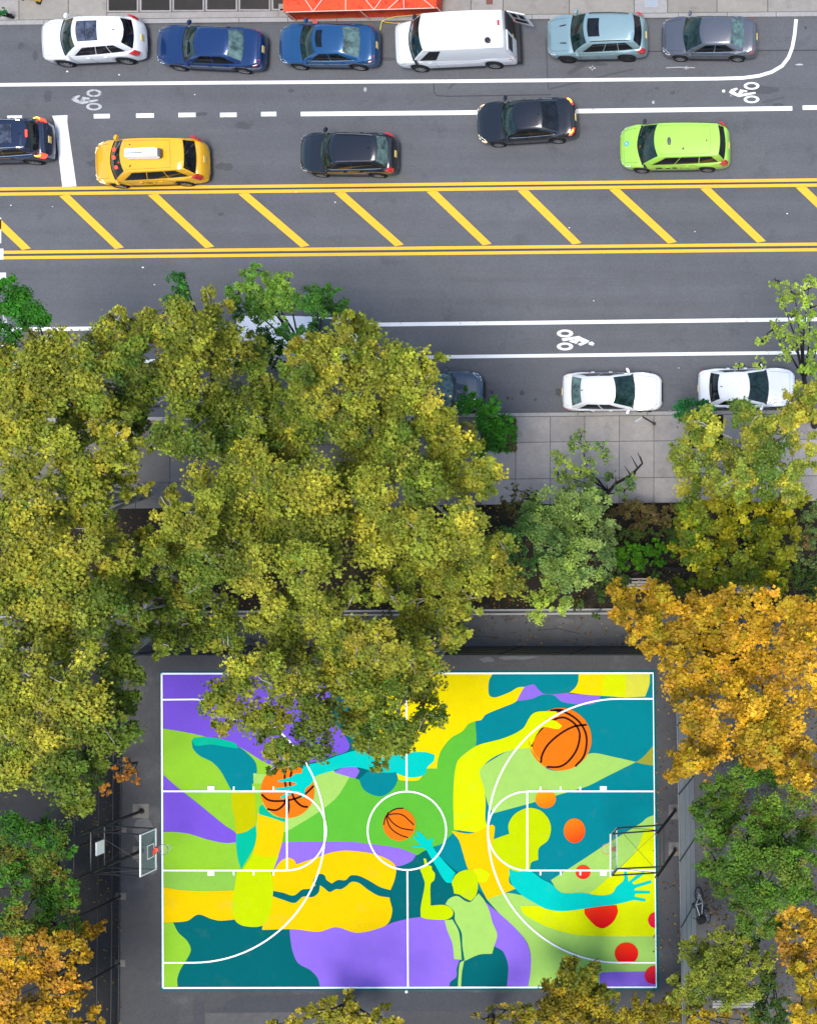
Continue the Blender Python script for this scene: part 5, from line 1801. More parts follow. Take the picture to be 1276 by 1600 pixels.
# ================================================================ TREES AND BUSHES
def leaf_mat():
    m, nt, b = new_mat('leaves')
    at = nt.nodes.new('ShaderNodeAttribute')
    at.attribute_name = 'Col'
    nt.links.new(at.outputs['Color'], b.inputs['Base Color'])
    b.inputs['Roughness'].default_value = 0.55
    b.inputs['Specular IOR Level'].default_value = 0.22
    tl = nt.nodes.new('ShaderNodeBsdfTranslucent')
    nt.links.new(at.outputs['Color'], tl.inputs['Color'])
    mx = nt.nodes.new('ShaderNodeMixShader')
    mx.inputs[0].default_value = 0.18
    nt.links.new(b.outputs[0], mx.inputs[1])
    nt.links.new(tl.outputs[0], mx.inputs[2])
    nt.links.new(mx.outputs[0], nt.nodes['Material Output'].inputs[0])
    return m
M['leaf'] = leaf_mat()
M['bark_pale'] = surface('plane_bark', (.34, .33, .29), .9, .2, ((1.5, .3), (8, .35)), .3, second=(.16, .15, .11), second_scale=3.0, second_cut=(.5, .6))
M['bark_dark'] = surface('dark_bark', (.030, .026, .022), .9, .2, ((2, .3), (12, .4)), .3)

def unit(v):
    return v / np.maximum(np.linalg.norm(v, axis=1, keepdims=True), 1e-9)

def leaf_mesh(name, pts, outward, size, cols, lobed):
    """one small folded leaf per point"""
    n = len(pts)
    nrm = unit(outward * .75 + np.array([0, 0, .65]) + rng.normal(0, .52, (n, 3)))
    ax = unit(np.cross(nrm, rng.normal(0, 1, (n, 3))))
    ax = unit(ax + outward * .25)
    ax = unit(ax - nrm * np.sum(ax * nrm, 1, keepdims=True))
    sd = np.cross(nrm, ax)
    s = (size * rng.uniform(.65, 1.25, n))[:, None]
    if lobed:      # base, left lobe, left notch, tip, right notch, right lobe
        uv = [(-.45, 0, 0), (.10, .52, .10), (.16, .20, .02), (.58, 0, -.06), (.16, -.20, .02), (.10, -.52, .10)]
        tri = [(0, 2, 1), (0, 3, 2), (0, 4, 3), (0, 5, 4)]
    else:
        uv = [(-.55, 0, 0), (.02, .30, .07), (.58, 0, -.05), (.02, -.30, .07)]
        tri = [(0, 2, 1), (0, 3, 2)]
    k = len(uv)
    V = np.empty((n, k, 3))
    for i, (a, b_, c) in enumerate(uv):
        V[:, i] = pts + (ax * a + sd * b_ + nrm * c) * s
    T = (np.arange(n) * k)[:, None, None] + np.array(tri)[None]
    T = T.reshape(-1, 3)
    me = bpy.data.meshes.new(name)
    me.vertices.add(n * k)
    me.vertices.foreach_set('co', V.reshape(-1))
    nt_ = len(T)
    me.loops.add(nt_ * 3)
    me.loops.foreach_set('vertex_index', T.reshape(-1).astype(np.int32))
    me.polygons.add(nt_)
    me.polygons.foreach_set('loop_start', np.arange(0, nt_ * 3, 3, dtype=np.int32))
    at = me.attributes.new('Col', 'FLOAT_COLOR', 'POINT')
    C4 = np.ones((n, k, 4))
    C4[:, :, :3] = cols[:, None, :]
    at.data.foreach_set('color', C4.reshape(-1))
    me.materials.append(M['leaf'])
    me.update()
    me.validate()
    return me

TOTAL = [0]
def tree(name, label, lobes, z, pal, base=None, leaf=.17, lobed=True, dens=.75, bark='bark_pale', group=None, trunk_r=.24, squash=.62, cat='tree', clump=.24, sprig=24, low=False, zvar=1.7, twigs=5, fork=.34, fill=1.0, lean=.5, gain=1.0):
    """lobes: (photo x, photo y, radius in photo px[, height offset[, palette weights]]) - every lobe gets its own spot in space"""
    C, Rr, W = [], [], []
    for lb in lobes:
        zz = z + (lb[3] if len(lb) > 3 and lb[3] is not None else rng.uniform(-zvar, zvar))
        p = P(lb[0], lb[1], zz)
        C.append(p)
        Rr.append(lb[2] / PPM * (CAM_H - zz) / CAM_H)
        W.append(lb[4] if len(lb) > 4 else None)
    cen = sum(C, Vector()) / len(C)
    if base:
        b = P(*base)
    else:       # the trunk leans a little outwards, as street trees do
        q = cen * (CAM_H / (CAM_H - cen.z))
        b = Vector((cen.x, cen.y, 0)).lerp(Vector((q.x, q.y, 0)), 0 if low else lean)
    b.z = 0.0
    t = thing(name, label, cat, b, 0, group)
    pal = np.array([lin(*c) for c in pal])
    PT, OUT, CL = [], [], []
    tips = []
    for lb, c, r, w in zip(lobes, C, Rr, W):
        n_leaf = int(dens * lb[2] ** 2 * (.17 / leaf) ** 1.5 * fill)
        nsub = max(5, int(5 + lb[2] / 6))
        # clumps inside the lobe
        sub = unit(rng.normal(0, 1, (nsub, 3)))
        sub[:, 2] = np.abs(sub[:, 2]) * .9 - .15
        rad = rng.uniform(.40, .92, nsub)[:, None]
        sc = sub * rad * r
        sc[:, 2] *= squash
        sr = r * rng.uniform(.24, .44, nsub)
        ww = np.array(w) if w else np.ones(len(pal))
        ww = ww / ww.sum()
        tone = rng.dirichlet(ww * 1.6 + .05, nsub)
        bright = rng.uniform(.72, 1.22, nsub)
        share = sr ** 2 / np.sum(sr ** 2)
        for q in range(nsub):
            nl = int(n_leaf * share[q])
            ns = max(2, nl // sprig)
            d = unit(rng.normal(0, 1, (ns, 3)))
            d[:, 2] = np.where(d[:, 2] < -.25, -d[:, 2], d[:, 2])
            rr = rng.uniform(.45, 1.08, ns)[:, None] ** .7
            sp = sc[q] + d * rr * sr[q] * np.array([1, 1, .75])
            idx = rng.integers(0, ns, nl)
            pts = sp[idx] + rng.normal(0, 1, (nl, 3)) * np.array([clump, clump, clump * .55]) * min(1.0, sr[q] / .8)
            out = unit(d[idx] + (pts - sp[idx]) * 1.6 + rng.normal(0, .12, (nl, 3)))
            stone = tone[q] * .6 + rng.dirichlet(ww * 2 + .05, ns)[idx] * .4
            col = stone @ pal
            col = col * bright[q] * (rng.uniform(.74, 1.30, ns)[idx] * rng.uniform(.76, 1.28, nl))[:, None] * gain
            PT.append(pts + np.array(c) - np.array(b))
            OUT.append(out)
            CL.append(col)
            if q < twigs:
                tips.append((c, c + Vector(sc[q])))
    PT, OUT, CL = np.concatenate(PT), np.concatenate(OUT), np.clip(np.concatenate(CL), 0, .9)
    keep = PT[:, 2] > .06
    PT, OUT, CL = PT[keep], OUT[keep], CL[keep]
    me = leaf_mesh('crown', PT, OUT, leaf, CL, lobed)
    link('crown' if cat == 'tree' else 'foliage', me, t)
    TOTAL[0] += len(PT) * (4 if lobed else 2)
    # trunk, limbs and twigs
    mb = MB()
    m = M[bark]
    top = Vector((cen.x - b.x, cen.y - b.y, 0)) * .6
    if low:
        forkp = Vector((0, 0, .15))
    else:
        forkp = Vector((top.x, top.y, z * fork))
        mb.path([(0, 0, -.05), (top.x * .1, top.y * .1, .35), (top.x * .5, top.y * .5, z * fork * .55), forkp], [trunk_r * 1.35, trunk_r * 1.05, trunk_r * .9, trunk_r * .82], m, 9)
    rmin = sorted(Rr)[-9] if len(Rr) > 9 and not low else 0
    pale = bark == 'bark_pale'
    for c, r in zip(C, Rr):
        if r < rmin:
            continue
        e = Vector((c.x - b.x, c.y - b.y, c.z + (r * .05 if pale else -r * .15)))
        mid = forkp.lerp(e, .5)
        mid.z += (e - forkp).length * .07
        mid += Vector((random.uniform(-.2, .2), random.uniform(-.2, .2), 0))
        k = .45 if not low else .25
        mb.path([forkp - Vector((0, 0, .1)), forkp.lerp(mid, .5) + Vector((0, 0, .1)), mid, mid.lerp(e, .55), e], [trunk_r * k, trunk_r * k * .85, trunk_r * k * .62, trunk_r * k * .42, trunk_r * k * .25], m, 6)
    for c, tp in tips:
        up = random.choice((-.1, .05, .3)) if pale else 0
        a = Vector((c.x - b.x, c.y - b.y, c.z - .15 + up * .6))
        e = Vector((c.x + (tp.x - c.x) * (1.05 if pale else 1) - b.x, c.y + (tp.y - c.y) * (1.05 if pale else 1) - b.y, tp.z + up))
        md = a.lerp(e, .5) + Vector((random.uniform(-.15, .15), random.uniform(-.15, .15), .05))
        mb.path([a, md, e], [.042 if pale else .04 if not low else .015, .027 if pale else .026 if not low else .01, .012 if pale else .008], m, 4)
    mb.build('trunk' if cat == 'tree' else 'stem', t, 60)
    return t

# palettes (display colours of single leaves)
OLIVE = [(102, 118, 32), (144, 150, 46), (58, 86, 24), (178, 162, 48), (84, 80, 28)]
OL_Y = [3, 3, 2, 1.8, .6]
OL_G = [3, .7, 5, .2, 1]
OL_O = [2.5, 2, 1.8, 2, 1.5]
g_pl = 'plane trees between the street and the court'
PL = dict(leaf=.135, lobed=True, dens=.70, zvar=2.2, lean=.7, gain=1.22, group=g_pl)
tree('plane_tree', 'olive plane tree at the left edge just below the green treetop', [(105, 560, 55, None, OL_O), (150, 575, 50, None, OL_O), (70, 610, 55, None, OL_Y), (185, 540, 45, None, OL_O), (135, 640, 55, None, OL_Y), (30, 620, 50, None, OL_O),
    (205, 590, 40), (20, 690, 50, None, OL_Y), (75, 690, 45, None, OL_Y), (60, 560, 30, None, OL_O), (45, 745, 40, None, OL_Y), (5, 560, 30), (110, 700, 34, None, OL_G), (165, 680, 30, None, OL_G), (200, 665, 28, None, OL_G)], 11.5, OLIVE, **PL)
tree('plane_tree', 'tall olive brown plane tree crossing the white lane line, below the bright green treetop', [(300, 510, 45, None, OL_O), (330, 490, 38, None, OL_O), (255, 540, 45), (350, 545, 50), (300, 580, 55), (230, 500, 30), (215, 560, 40, None, OL_G), (400, 590, 45, None, OL_G),
    (260, 620, 50, None, OL_G), (340, 640, 55, None, OL_G), (200, 640, 45, None, OL_G), (290, 680, 45, None, OL_G), (395, 650, 45, None, OL_G), (190, 500, 22), (180, 690, 35), (245, 690, 30, None, OL_G), (345, 700, 35, None, OL_G), (405, 545, 28, None, OL_G), (430, 620, 36, None, OL_G), (395, 700, 34, None, OL_G)], 11.5, OLIVE, **PL)
tree('plane_tree', 'yellow olive plane tree hanging over the dark parked car', [(560, 525, 40, None, OL_Y), (520, 560, 45, None, OL_O), (600, 560, 45, None, OL_Y), (570, 600, 50, None, OL_O), (650, 600, 50, None, OL_Y), (500, 610, 40), (540, 500, 22), (668, 580, 28, None, OL_O), (620, 650, 55), (672, 655, 40, None, OL_Y), (550, 660, 50, None, OL_G),
    (480, 560, 30), (728, 692, 34, None, OL_Y), (500, 540, 26), (465, 585, 30, None, OL_G), (455, 640, 34, None, OL_G), (700, 705, 45, None, OL_O), (640, 700, 50, None, OL_G), (585, 710, 50)], 11.5, OLIVE, **PL)
tree('plane_tree', 'broad yellow olive plane tree in the middle of the picture above the court', [(430, 700, 50, None, OL_Y), (480, 680, 45, None, OL_G), (400, 745, 55, None, OL_Y), (465, 760, 60, None, OL_Y), (340, 770, 50, None, OL_Y), (300, 800, 45, None, OL_Y), (530, 745, 55), (350, 830, 55, None, OL_Y), (430, 830, 60, None, OL_Y), (510, 820, 60),
    (280, 850, 40, None, OL_Y), (400, 890, 50), (470, 890, 50, None, OL_Y), (330, 880, 40, None, OL_G), (265, 790, 28)], 12.0, OLIVE, **PL)
tree('plane_tree', 'olive plane tree between the broad middle tree and the small green street tree', [(590, 780, 50, None, OL_Y), (650, 760, 50, None, OL_G), (710, 760, 50, None, OL_Y), (760, 740, 35, None, OL_Y), (600, 840, 50), (665, 830, 55, None, OL_Y), (735, 815, 45, None, OL_Y), (620, 890, 45, None, OL_Y), (690, 885, 45), (745, 880, 45, None, OL_O),
    (780, 910, 38, None, OL_O), (730, 935, 40, None, OL_O), (670, 935, 38, None, OL_Y), (610, 930, 32, None, OL_Y), (560, 815, 35), (790, 860, 28)], 11.5, OLIVE, **PL)
tree('plane_tree', 'olive plane tree on the left with pale limbs over the bare pavement', [(130, 745, 45, None, OL_Y), (175, 735, 40, None, OL_Y), (150, 790, 45, None, OL_Y), (200, 710, 30), (60, 790, 50, None, OL_O), (20, 810, 45, None, OL_O), (110, 820, 40, None, OL_Y), (215, 760, 22, None, OL_Y)], 10.5, OLIVE, **PL)
tree('plane_tree', 'large olive green plane tree filling the left edge beside the court', [(60, 870, 55, None, OL_Y), (130, 870, 55, None, OL_O), (180, 880, 45, None, OL_Y), (20, 900, 45), (90, 930, 55, None, OL_Y), (160, 945, 50, None, OL_G), (30, 970, 55), (110, 1000, 60, None, OL_Y), (185, 995, 40, None, OL_G), (40, 1050, 60, None, OL_Y), (120, 1070, 60),
    (180, 1060, 45, None, OL_G), (20, 1120, 55, None, OL_Y), (90, 1140, 55), (160, 1130, 50, None, OL_G), (195, 1110, 35, None, OL_G), (40, 1200, 50, None, OL_Y), (110, 1210, 45, None, OL_G), (155, 1190, 35, None, OL_G), (120, 1250, 28, None, OL_G), (25, 1160, 40, None, OL_Y)], 11.0, OLIVE, base=(235, 948), **PL)
tree('plane_tree', 'olive plane tree overhanging the purple corner and top edge of the court', [(480, 955, 45, None, OL_Y), (420, 960, 40), (450, 1010, 50, None, OL_Y), (530, 960, 45, None, OL_Y), (520, 1020, 50, None, OL_Y), (560, 1000, 40), (400, 1050, 45, None, OL_Y), (470, 1070, 50), (540, 1080, 50, None, OL_Y), (360, 1085, 38, None, OL_O), (420, 1110, 45, None, OL_Y),
    (490, 1130, 45, None, OL_G), (440, 1160, 32, None, OL_G), (350, 1120, 26, None, OL_O), (470, 1180, 26, None, OL_G), (430, 1195, 18, None, OL_G)], 12.0, OLIVE, **PL)
tree('plane_tree', 'olive plane tree whose right side covers the yellow top middle of the court', [(640, 990, 42, None, OL_Y), (690, 975, 40, None, OL_Y), (600, 1010, 40), (640, 1040, 45, None, OL_Y), (590, 1065, 45, None, OL_Y), (660, 1075, 38, None, OL_O), (560, 1110, 40, None, OL_Y), (620, 1115, 45, None, OL_G), (670, 1115, 30, None, OL_G), (580, 1155, 35, None, OL_G), (625, 1150, 28, None, OL_G), (590, 1185, 20, None, OL_G), (715, 990, 26)], 11.0, OLIVE, base=(690, 960), **PL)
tree('plane_tree', 'dark green plane tree in the shady gap behind the court fence', [(300, 930, 40, None, OL_G), (255, 935, 30, None, OL_G), (330, 975, 45, None, OL_G), (280, 985, 35, None, OL_G), (360, 1010, 30, None, OL_G), (265, 1015, 22, None, OL_G), (245, 880, 32, None, OL_G), (222, 905, 34, None, OL_G), (232, 845, 26, None, OL_Y), (215, 955, 32, None, OL_G), (245, 975, 28, None, OL_G), (315, 905, 34, None, OL_G)], 9.5, OLIVE, **PL)

GREEN = [(60, 112, 36), (92, 140, 44), (132, 164, 60), (42, 84, 34)]
tree('street_tree', 'bright green treetop over the crosswalk at the left edge', [(20, 480, 38), (50, 480, 28), (12, 520, 30), (55, 500, 26), (5, 455, 22), (15, 565, 24), (30, 590, 20), (5, 595, 22)], 9.5, [(44, 108, 20), (62, 130, 26), (34, 84, 18)], leaf=.12, lobed=False, dens=.95, bark='bark_dark', base=(92, 670), trunk_r=.15)
tree('street_tree', 'light green feathery treetop sticking out over the road above the hidden white van', [(390, 440, 24, None, [1, 2, 3, 0]), (370, 462, 18), (420, 460, 28, None, [0, 2, 3, 0]), (445, 440, 20, None, [0, 2, 4, 0]), (405, 425, 14), (450, 465, 24, None, [1, 2, 3, 0]), (395, 485, 24), (430, 485, 24, None, [1, 2, 2, 0]), (480, 475, 22, None, [2, 1, 0, 2]), (505, 465, 24, None, [2, 1, 0, 3]), (520, 455, 14, None, [2, 1, 0, 2]),
    (530, 480, 20, None, [2, 1, 0, 2]), (495, 490, 22, None, [2, 1, 0, 3]), (375, 485, 18, None, [2, 1, 0, 2]), (412, 522, 22, None, [2, 0, 0, 4]), (450, 530, 24, None, [2, 0, 0, 4]), (480, 515, 18, None, [2, 0, 0, 4]), (430, 552, 18, None, [2, 0, 0, 4]), (400, 545, 16, None, [2, 0, 0, 4])], 9.0, GREEN, leaf=.115, lobed=False, dens=.78, bark='bark_dark', base=(462, 672), trunk_r=.16)
tree('street_tree', 'small blue green treetop left of the light green feathery one', [(282, 445, 18), (276, 465, 18), (290, 455, 14), (272, 488, 16), (285, 435, 10)], 8.5, [(44, 100, 40), (64, 124, 44), (36, 76, 40)], leaf=.12, lobed=False, dens=.9, bark='bark_dark', base=(330, 670), trunk_r=.13)
tree('street_tree', 'deep green low tree half under the olive crown at the bare pavement edge', [(750, 640, 28), (775, 660, 28), (780, 685, 24), (760, 690, 26), (730, 625, 18), (795, 672, 14), (770, 632, 15)], 5.0, [(44, 110, 18), (66, 134, 24), (32, 80, 16)], leaf=.11, lobed=False, dens=.8, bark='bark_dark', trunk_r=.09)
GG = [(94, 124, 58), (130, 150, 84), (58, 94, 42), (150, 170, 58)]
tree('street_tree', 'sparse small tree with bare dark limbs on the south pavement', [(904, 685, 16, .6, [0, 1, 2, 0]), (897, 700, 14, .3), (940, 700, 15, .4, [1, 1, 2, 0]), (945, 712, 12, .2), (875, 722, 19, 0, [0, 0, 1, 4]), (905, 735, 20, -.3, [1, 1, 0, 3]), (920, 720, 12, 0), (955, 745, 13, -.5, [1, 0, 2, 0]), (975, 765, 20, -.8, [1, 0, 2, 0]), (880, 745, 16, -.4), (990, 740, 8, 0), (915, 700, 12, 0), (925, 745, 16, -.3, [1, 1, 1, 1]), (890, 760, 18, -.5, [1, 1, 0, 2]), (915, 765, 18, -.6, [1, 1, 1, 1]), (940, 775, 16, -.8, [2, 1, 1, 0]), (870, 740, 12, 0, [0, 0, 1, 3])], 5.5, GG,
     leaf=.11, lobed=False, dens=.36, bark='bark_dark', base=(945, 812), trunk_r=.085, twigs=3, fork=.22)
limb_pts = [(935, 790, .8), (945, 775, 2.2), (962, 755, 3.6), (985, 743, 4.6), (1003, 724, 5.4), (996, 708, 5.9)]
lt = thing('dead_branch', 'bare dark branch reaching right from the sparse small street tree', 'branch', (*P(945, 812).xy, 0), 0)
o = lt.location
mb = MB()
mb.path([P(x, y, z) - o for x, y, z in limb_pts], [.10, .085, .07, .06, .04, .015], M['bark_dark'], 7)
for a, b_ in (((962, 755, 3.6), (961, 744, 4.1)), ((985, 743, 4.6), (975, 728, 5.2)), ((1003, 724, 5.4), (1000, 712, 5.8)), ((950, 768, 2.6), (947, 757, 3.0)), ((996, 732, 5.1), (985, 712, 5.7))):
    mb.tube(P(*a) - o, P(*b_) - o, .04, .008, M['bark_dark'], 5)
mb.build('limb', lt, 60)
tree('park_tree', 'grey green leafy tree below the sparse street tree, yellow green at its foot', [(870, 790, 38), (905, 790, 36), (845, 810, 32), (895, 830, 40), (930, 815, 34, None, [2, 3, 1, 0]), (815, 835, 28, None, [1, 0, 4, 0]), (860, 850, 34, None, [2, 1, 3, 0]), (915, 860, 34), (880, 890, 34), (930, 885, 26, None, [2, 3, 1, 0]), (895, 915, 26, None, [2, 3, 1, 1]), (850, 920, 26, None, [1, 1, 0, 4]), (845, 950, 24, None, [0, 0, 0, 5]),
    (870, 940, 20, None, [1, 1, 0, 4]), (835, 880, 24, None, [1, 0, 4, 0]), (955, 830, 16, None, [2, 3, 1, 0]), (802, 845, 24, None, [1, 0, 4, 0]), (808, 885, 22, None, [1, 0, 4, 0]), (942, 855, 22, None, [2, 3, 1, 0]), (830, 790, 24, None, [2, 1, 2, 0]), (935, 780, 20, None, [2, 2, 1, 1])], 7.0, GG, leaf=.12, lobed=False, dens=.60, bark='bark_dark', trunk_r=.16, gain=1.05)
GOL = [(96, 120, 40), (128, 142, 52), (66, 96, 34), (174, 158, 46)]
tree('plane_tree', 'olive green plane tree over the bonnet of the white car at the right edge', [(1085, 690, 36), (1060, 720, 28, None, [2, 3, 1, 1]), (1110, 670, 36), (1130, 710, 40), (1085, 745, 36), (1160, 655, 32, None, [3, 1, 3, 0]), (1190, 652, 24), (1180, 690, 40), (1238, 628, 28), (1240, 670, 34, None, [1, 2, 0, 4]), (1265, 640, 32, None, [1, 1, 0, 3]), (1215, 715, 36, None, [3, 1, 3, 0]),
    (1150, 750, 34), (1120, 760, 28), (1260, 715, 32, None, [2, 2, 1, 2]), (1235, 755, 34), (1190, 750, 30, None, [3, 1, 3, 0]), (1275, 600, 26)], 8.5, GOL, leaf=.13, lobed=True, dens=.70, gain=1.2)
tree('street_tree', 'dark green small tree tucked at the tail of the white car', [(1075, 640, 22), (1095, 638, 16), (1060, 650, 14), (1090, 655, 16), (1110, 640, 12)], 4.5, [(28, 92, 44), (44, 112, 52), (24, 70, 36)], leaf=.11, lobed=False, dens=.85, bark='bark_dark', trunk_r=.09)
tree('street_tree', 'thin yellow green tree over the road at the upper right edge', [(1240, 458, 24, None, [1, 1, 2]), (1222, 472, 18), (1262, 450, 22), (1265, 480, 24, None, [1, 2, 0]), (1235, 495, 16), (1205, 515, 20), (1225, 525, 22), (1255, 520, 24, None, [2, 1, 0]), (1275, 545, 26, None, [2, 1, 0]), (1188, 535, 14), (1230, 550, 18), (1185, 570, 12), (1210, 440, 12), (1155, 572, 8), (1265, 575, 22, None, [2, 1, 0])], 9.0, [(112, 146, 40), (146, 172, 60), (166, 178, 74)],
     leaf=.12, lobed=False, dens=.24, bark='bark_dark', base=(1272, 668), trunk_r=.13, twigs=4)
YG = [(94, 112, 16), (134, 138, 18), (52, 80, 16), (170, 152, 22)]
tree('park_tree', 'dark yellow green tree right of the trimmed hedge and above the orange crown', [(1105, 800, 36), (1150, 795, 38), (1200, 800, 36), (1085, 835, 32), (1130, 840, 40), (1180, 845, 38, None, [1, 1, 3, .3]), (1225, 835, 30), (1105, 875, 34), (1150, 885, 38, None, [1, 1, 3, .3]), (1200, 880, 34), (1120, 915, 28), (1115, 940, 18), (1230, 870, 24), (1180, 910, 26), (1075, 800, 28, None, [1, 1, 3, 0]), (1245, 790, 26), (1070, 860, 24, None, [1, 1, 3, 0]), (1070, 910, 22, None, [1, 1, 3, 0]), (1215, 915, 24)], 7.5, YG, leaf=.15, lobed=True, dens=.62, bark='bark_dark')
tree('trimmed_hedge', 'rounded bright green hedge in the bed above the orange tree', [(962, 866, 17, .3), (978, 858, 16, .3), (978, 876, 15, .2), (1000, 862, 17, .2), (1020, 858, 16, .2), (1005, 880, 16, .1), (1042, 858, 17, .1), (1030, 875, 15, .1)], 1.6, [(40, 100, 8), (62, 118, 10), (86, 132, 12)], leaf=.09, lobed=False, dens=1.7, bark='bark_dark', cat='hedge', low=True, zvar=.1, clump=.14)
tree('leafy_shrub', 'low dark green undergrowth in the bed between the grey green tree and the trimmed hedge', [(955, 905, 18, .2), (975, 900, 16, .1), (940, 930, 16, .1), (985, 830, 18, .2), (1010, 835, 18, .2), (960, 845, 14, .1), (1045, 830, 16, .1), (800, 850, 16, .1), (795, 900, 16, 0), (905, 945, 12, 0), (1060, 835, 20, .2), (1075, 925, 18, .1), (1240, 900, 24, .2), (1270, 930, 24, .2), (1265, 900, 20, .2), (1030, 905, 16, .1), (785, 830, 16, .1), (930, 960, 8, 0)], 1.1, [(58, 86, 30), (44, 68, 24), (84, 100, 40)], leaf=.10, lobed=False, dens=1.0, bark='bark_dark', cat='shrub', low=True, zvar=.1, clump=.16)
tree('leafy_shrub', 'brown leaved low shrub along the bed below the pavement', [(985, 800, 22, .2), (1015, 798, 20, .2), (1035, 812, 18, .1), (960, 808, 18, .1), (1000, 815, 20, 0), (800, 800, 10, 0), (785, 790, 10, 0), (1045, 795, 14, 0)], 1.3, [(104, 82, 50), (84, 66, 42), (112, 104, 48), (66, 74, 30)], leaf=.10, lobed=False, dens=1.1, bark='bark_dark', cat='shrub', low=True, zvar=.1, clump=.16)
tree('leafy_shrub', 'thin olive shrub spilling over the pavement slab joint beside the plane trees', [(800, 765, 14, .2), (822, 775, 16, .2), (838, 785, 16, 0), (808, 790, 16, 0), (790, 785, 14, 0)], 2.2, [(88, 92, 34), (70, 62, 26), (112, 110, 40)], leaf=.12, lobed=False, dens=.20, bark='bark_dark', cat='shrub', low=True, zvar=.2, clump=.2)
BER = [(74, 106, 50), (100, 128, 66), (58, 84, 44), (130, 52, 36)]
tree('park_tree', 'grey green tree with red berries at the right edge below the olive plane', [(1262, 800, 26, None, [2, 2, 1, .4]), (1270, 835, 26, None, [2, 2, 1, .4]), (1255, 860, 22, None, [2, 2, 1, .6]), (1275, 870, 20, None, [2, 2, 1, .4])], 6.0, BER, leaf=.12, lobed=False, dens=.5, bark='bark_dark', trunk_r=.12)

OR = [(198, 150, 20), (228, 182, 44), (154, 110, 18), (162, 152, 30), (114, 94, 22), (212, 148, 60)]
o1, o2, o3 = [2, .6, 2, 2.5, 3, .2], [3, 2.6, 1, 1.4, .4, 1], [2, 1, 2, 2.4, 1.4, .4]
rust = [2, .5, 4, .4, 2, 2.5]
tree('autumn_tree', 'big orange yellow tree at the right edge beside the upper corner of the court', [(975, 925, 28, None, o1), (1010, 945, 36, None, o1), (975, 965, 24, None, o1), (1050, 935, 36, None, o1), (1010, 985, 32, None, o1), (985, 975, 12, None, o1), (1060, 985, 42, None, o1), (1020, 1015, 26, None, o3), (1100, 960, 36, None, o3), (1150, 950, 36, None, o3), (1105, 1010, 42, None, o3), (1060, 1035, 32, None, o3), (1170, 990, 42, None, o2),
    (1215, 950, 38, None, o3), (1255, 960, 40, None, o2), (1080, 1070, 38, None, o3), (1130, 1060, 46, None, o2), (1190, 1045, 46, None, o2), (1245, 1020, 42, None, o2), (1270, 1070, 38, None, o2), (1220, 1100, 46, None, o2), (1160, 1115, 44, None, o2), (1100, 1115, 40, None, o3), (1080, 1150, 30, None, o1), (1130, 1165, 40, None, o3), (1190, 1165, 42, None, o3), (1245, 1160, 40, None, o2), (1065, 1190, 26, None, o1), (1055, 1210, 18, None, o1), (1090, 1195, 26, None, o1), (1265, 1205, 34, None, o1), (1225, 1200, 26, None, o1)],
     10.5, OR, leaf=.15, lobed=True, dens=.66, bark='bark_dark', trunk_r=.26)
GRT = [(70, 112, 28), (92, 132, 36), (54, 86, 26), (122, 144, 40), (150, 84, 50)]
g1 = [3, 2, 2, .6, .25]
tree('park_tree', 'broad green tree dotted with brick red seed pods below the orange tree on the right', [(1120, 1235, 32, None, g1), (1095, 1260, 22, None, g1), (1160, 1220, 34, None, g1), (1200, 1210, 32, None, [3, 2, 2, .6, .1]), (1150, 1265, 38, None, g1), (1200, 1260, 40, None, g1), (1245, 1240, 30, None, [1, 2, 0, 3, .4]), (1115, 1300, 32, None, g1), (1165, 1310, 40, None, g1), (1220, 1305, 40, None, g1), (1260, 1290, 34, None, [2, 2, 1, 2, .3]), (1115, 1345, 28, None, g1), (1160, 1355, 36, None, g1),
    (1210, 1355, 40, None, g1), (1255, 1345, 34, None, g1), (1135, 1385, 28, None, g1), (1180, 1400, 36, None, g1), (1230, 1395, 36, None, g1), (1170, 1435, 30, None, g1), (1205, 1440, 30, None, g1), (1160, 1460, 16, None, g1), (1265, 1390, 24, None, g1)], 8.0, GRT, leaf=.12, lobed=False, dens=.74, bark='bark_dark', trunk_r=.2)
tree('autumn_tree', 'orange and yellow tree at the lower right edge', [(1235, 1435, 28, None, [2, 2, 1, 2, 2, 1]), (1265, 1450, 28), (1225, 1465, 20, None, [1, 0, 3, 1, 2, 2]), (1250, 1490, 32, None, [1, 0, 3, 2, 2, 2]), (1275, 1500, 26), (1245, 1530, 26, None, [0, 1, 0, 4, 1, 0]), (1265, 1560, 30, None, [1, 2, 0, 4, 0, 0]), (1250, 1590, 22, None, [1, 2, 0, 4, 0, 0]), (1275, 1600, 24, None, [1, 2, 0, 4, 0, 0])], 8.5, OR, leaf=.15, lobed=True, dens=.66, bark='bark_dark', trunk_r=.16)
tree('park_tree', 'yellow green airy tree below the bicycle at the lower right', [(1095, 1485, 26), (1120, 1500, 30), (1085, 1515, 24), (1145, 1480, 24), (1165, 1500, 26), (1125, 1535, 32), (1090, 1545, 26), (1160, 1540, 28), (1190, 1525, 20, None, [0, 0, 3, 0]), (1060, 1555, 18), (1150, 1505, 26), (1075, 1480, 16), (1190, 1500, 22), (1130, 1465, 20), (1105, 1510, 24), (1060, 1530, 16), (1140, 1560, 22), (1085, 1570, 20)], 6.5, [(108, 124, 34), (138, 148, 46), (70, 90, 30), (160, 158, 50)], leaf=.12, lobed=False, dens=.85, bark='bark_dark', trunk_r=.13)
tree('park_tree', 'dark green bush tree in the lower right gap left of the orange one', [(1195, 1560, 22), (1215, 1575, 20), (1200, 1535, 18), (1215, 1600, 22), (1185, 1590, 20), (1180, 1475, 18)], 5.0, [(54, 84, 24), (78, 104, 30), (40, 62, 22)], leaf=.12, lobed=False, dens=.75, bark='bark_dark', trunk_r=.1)
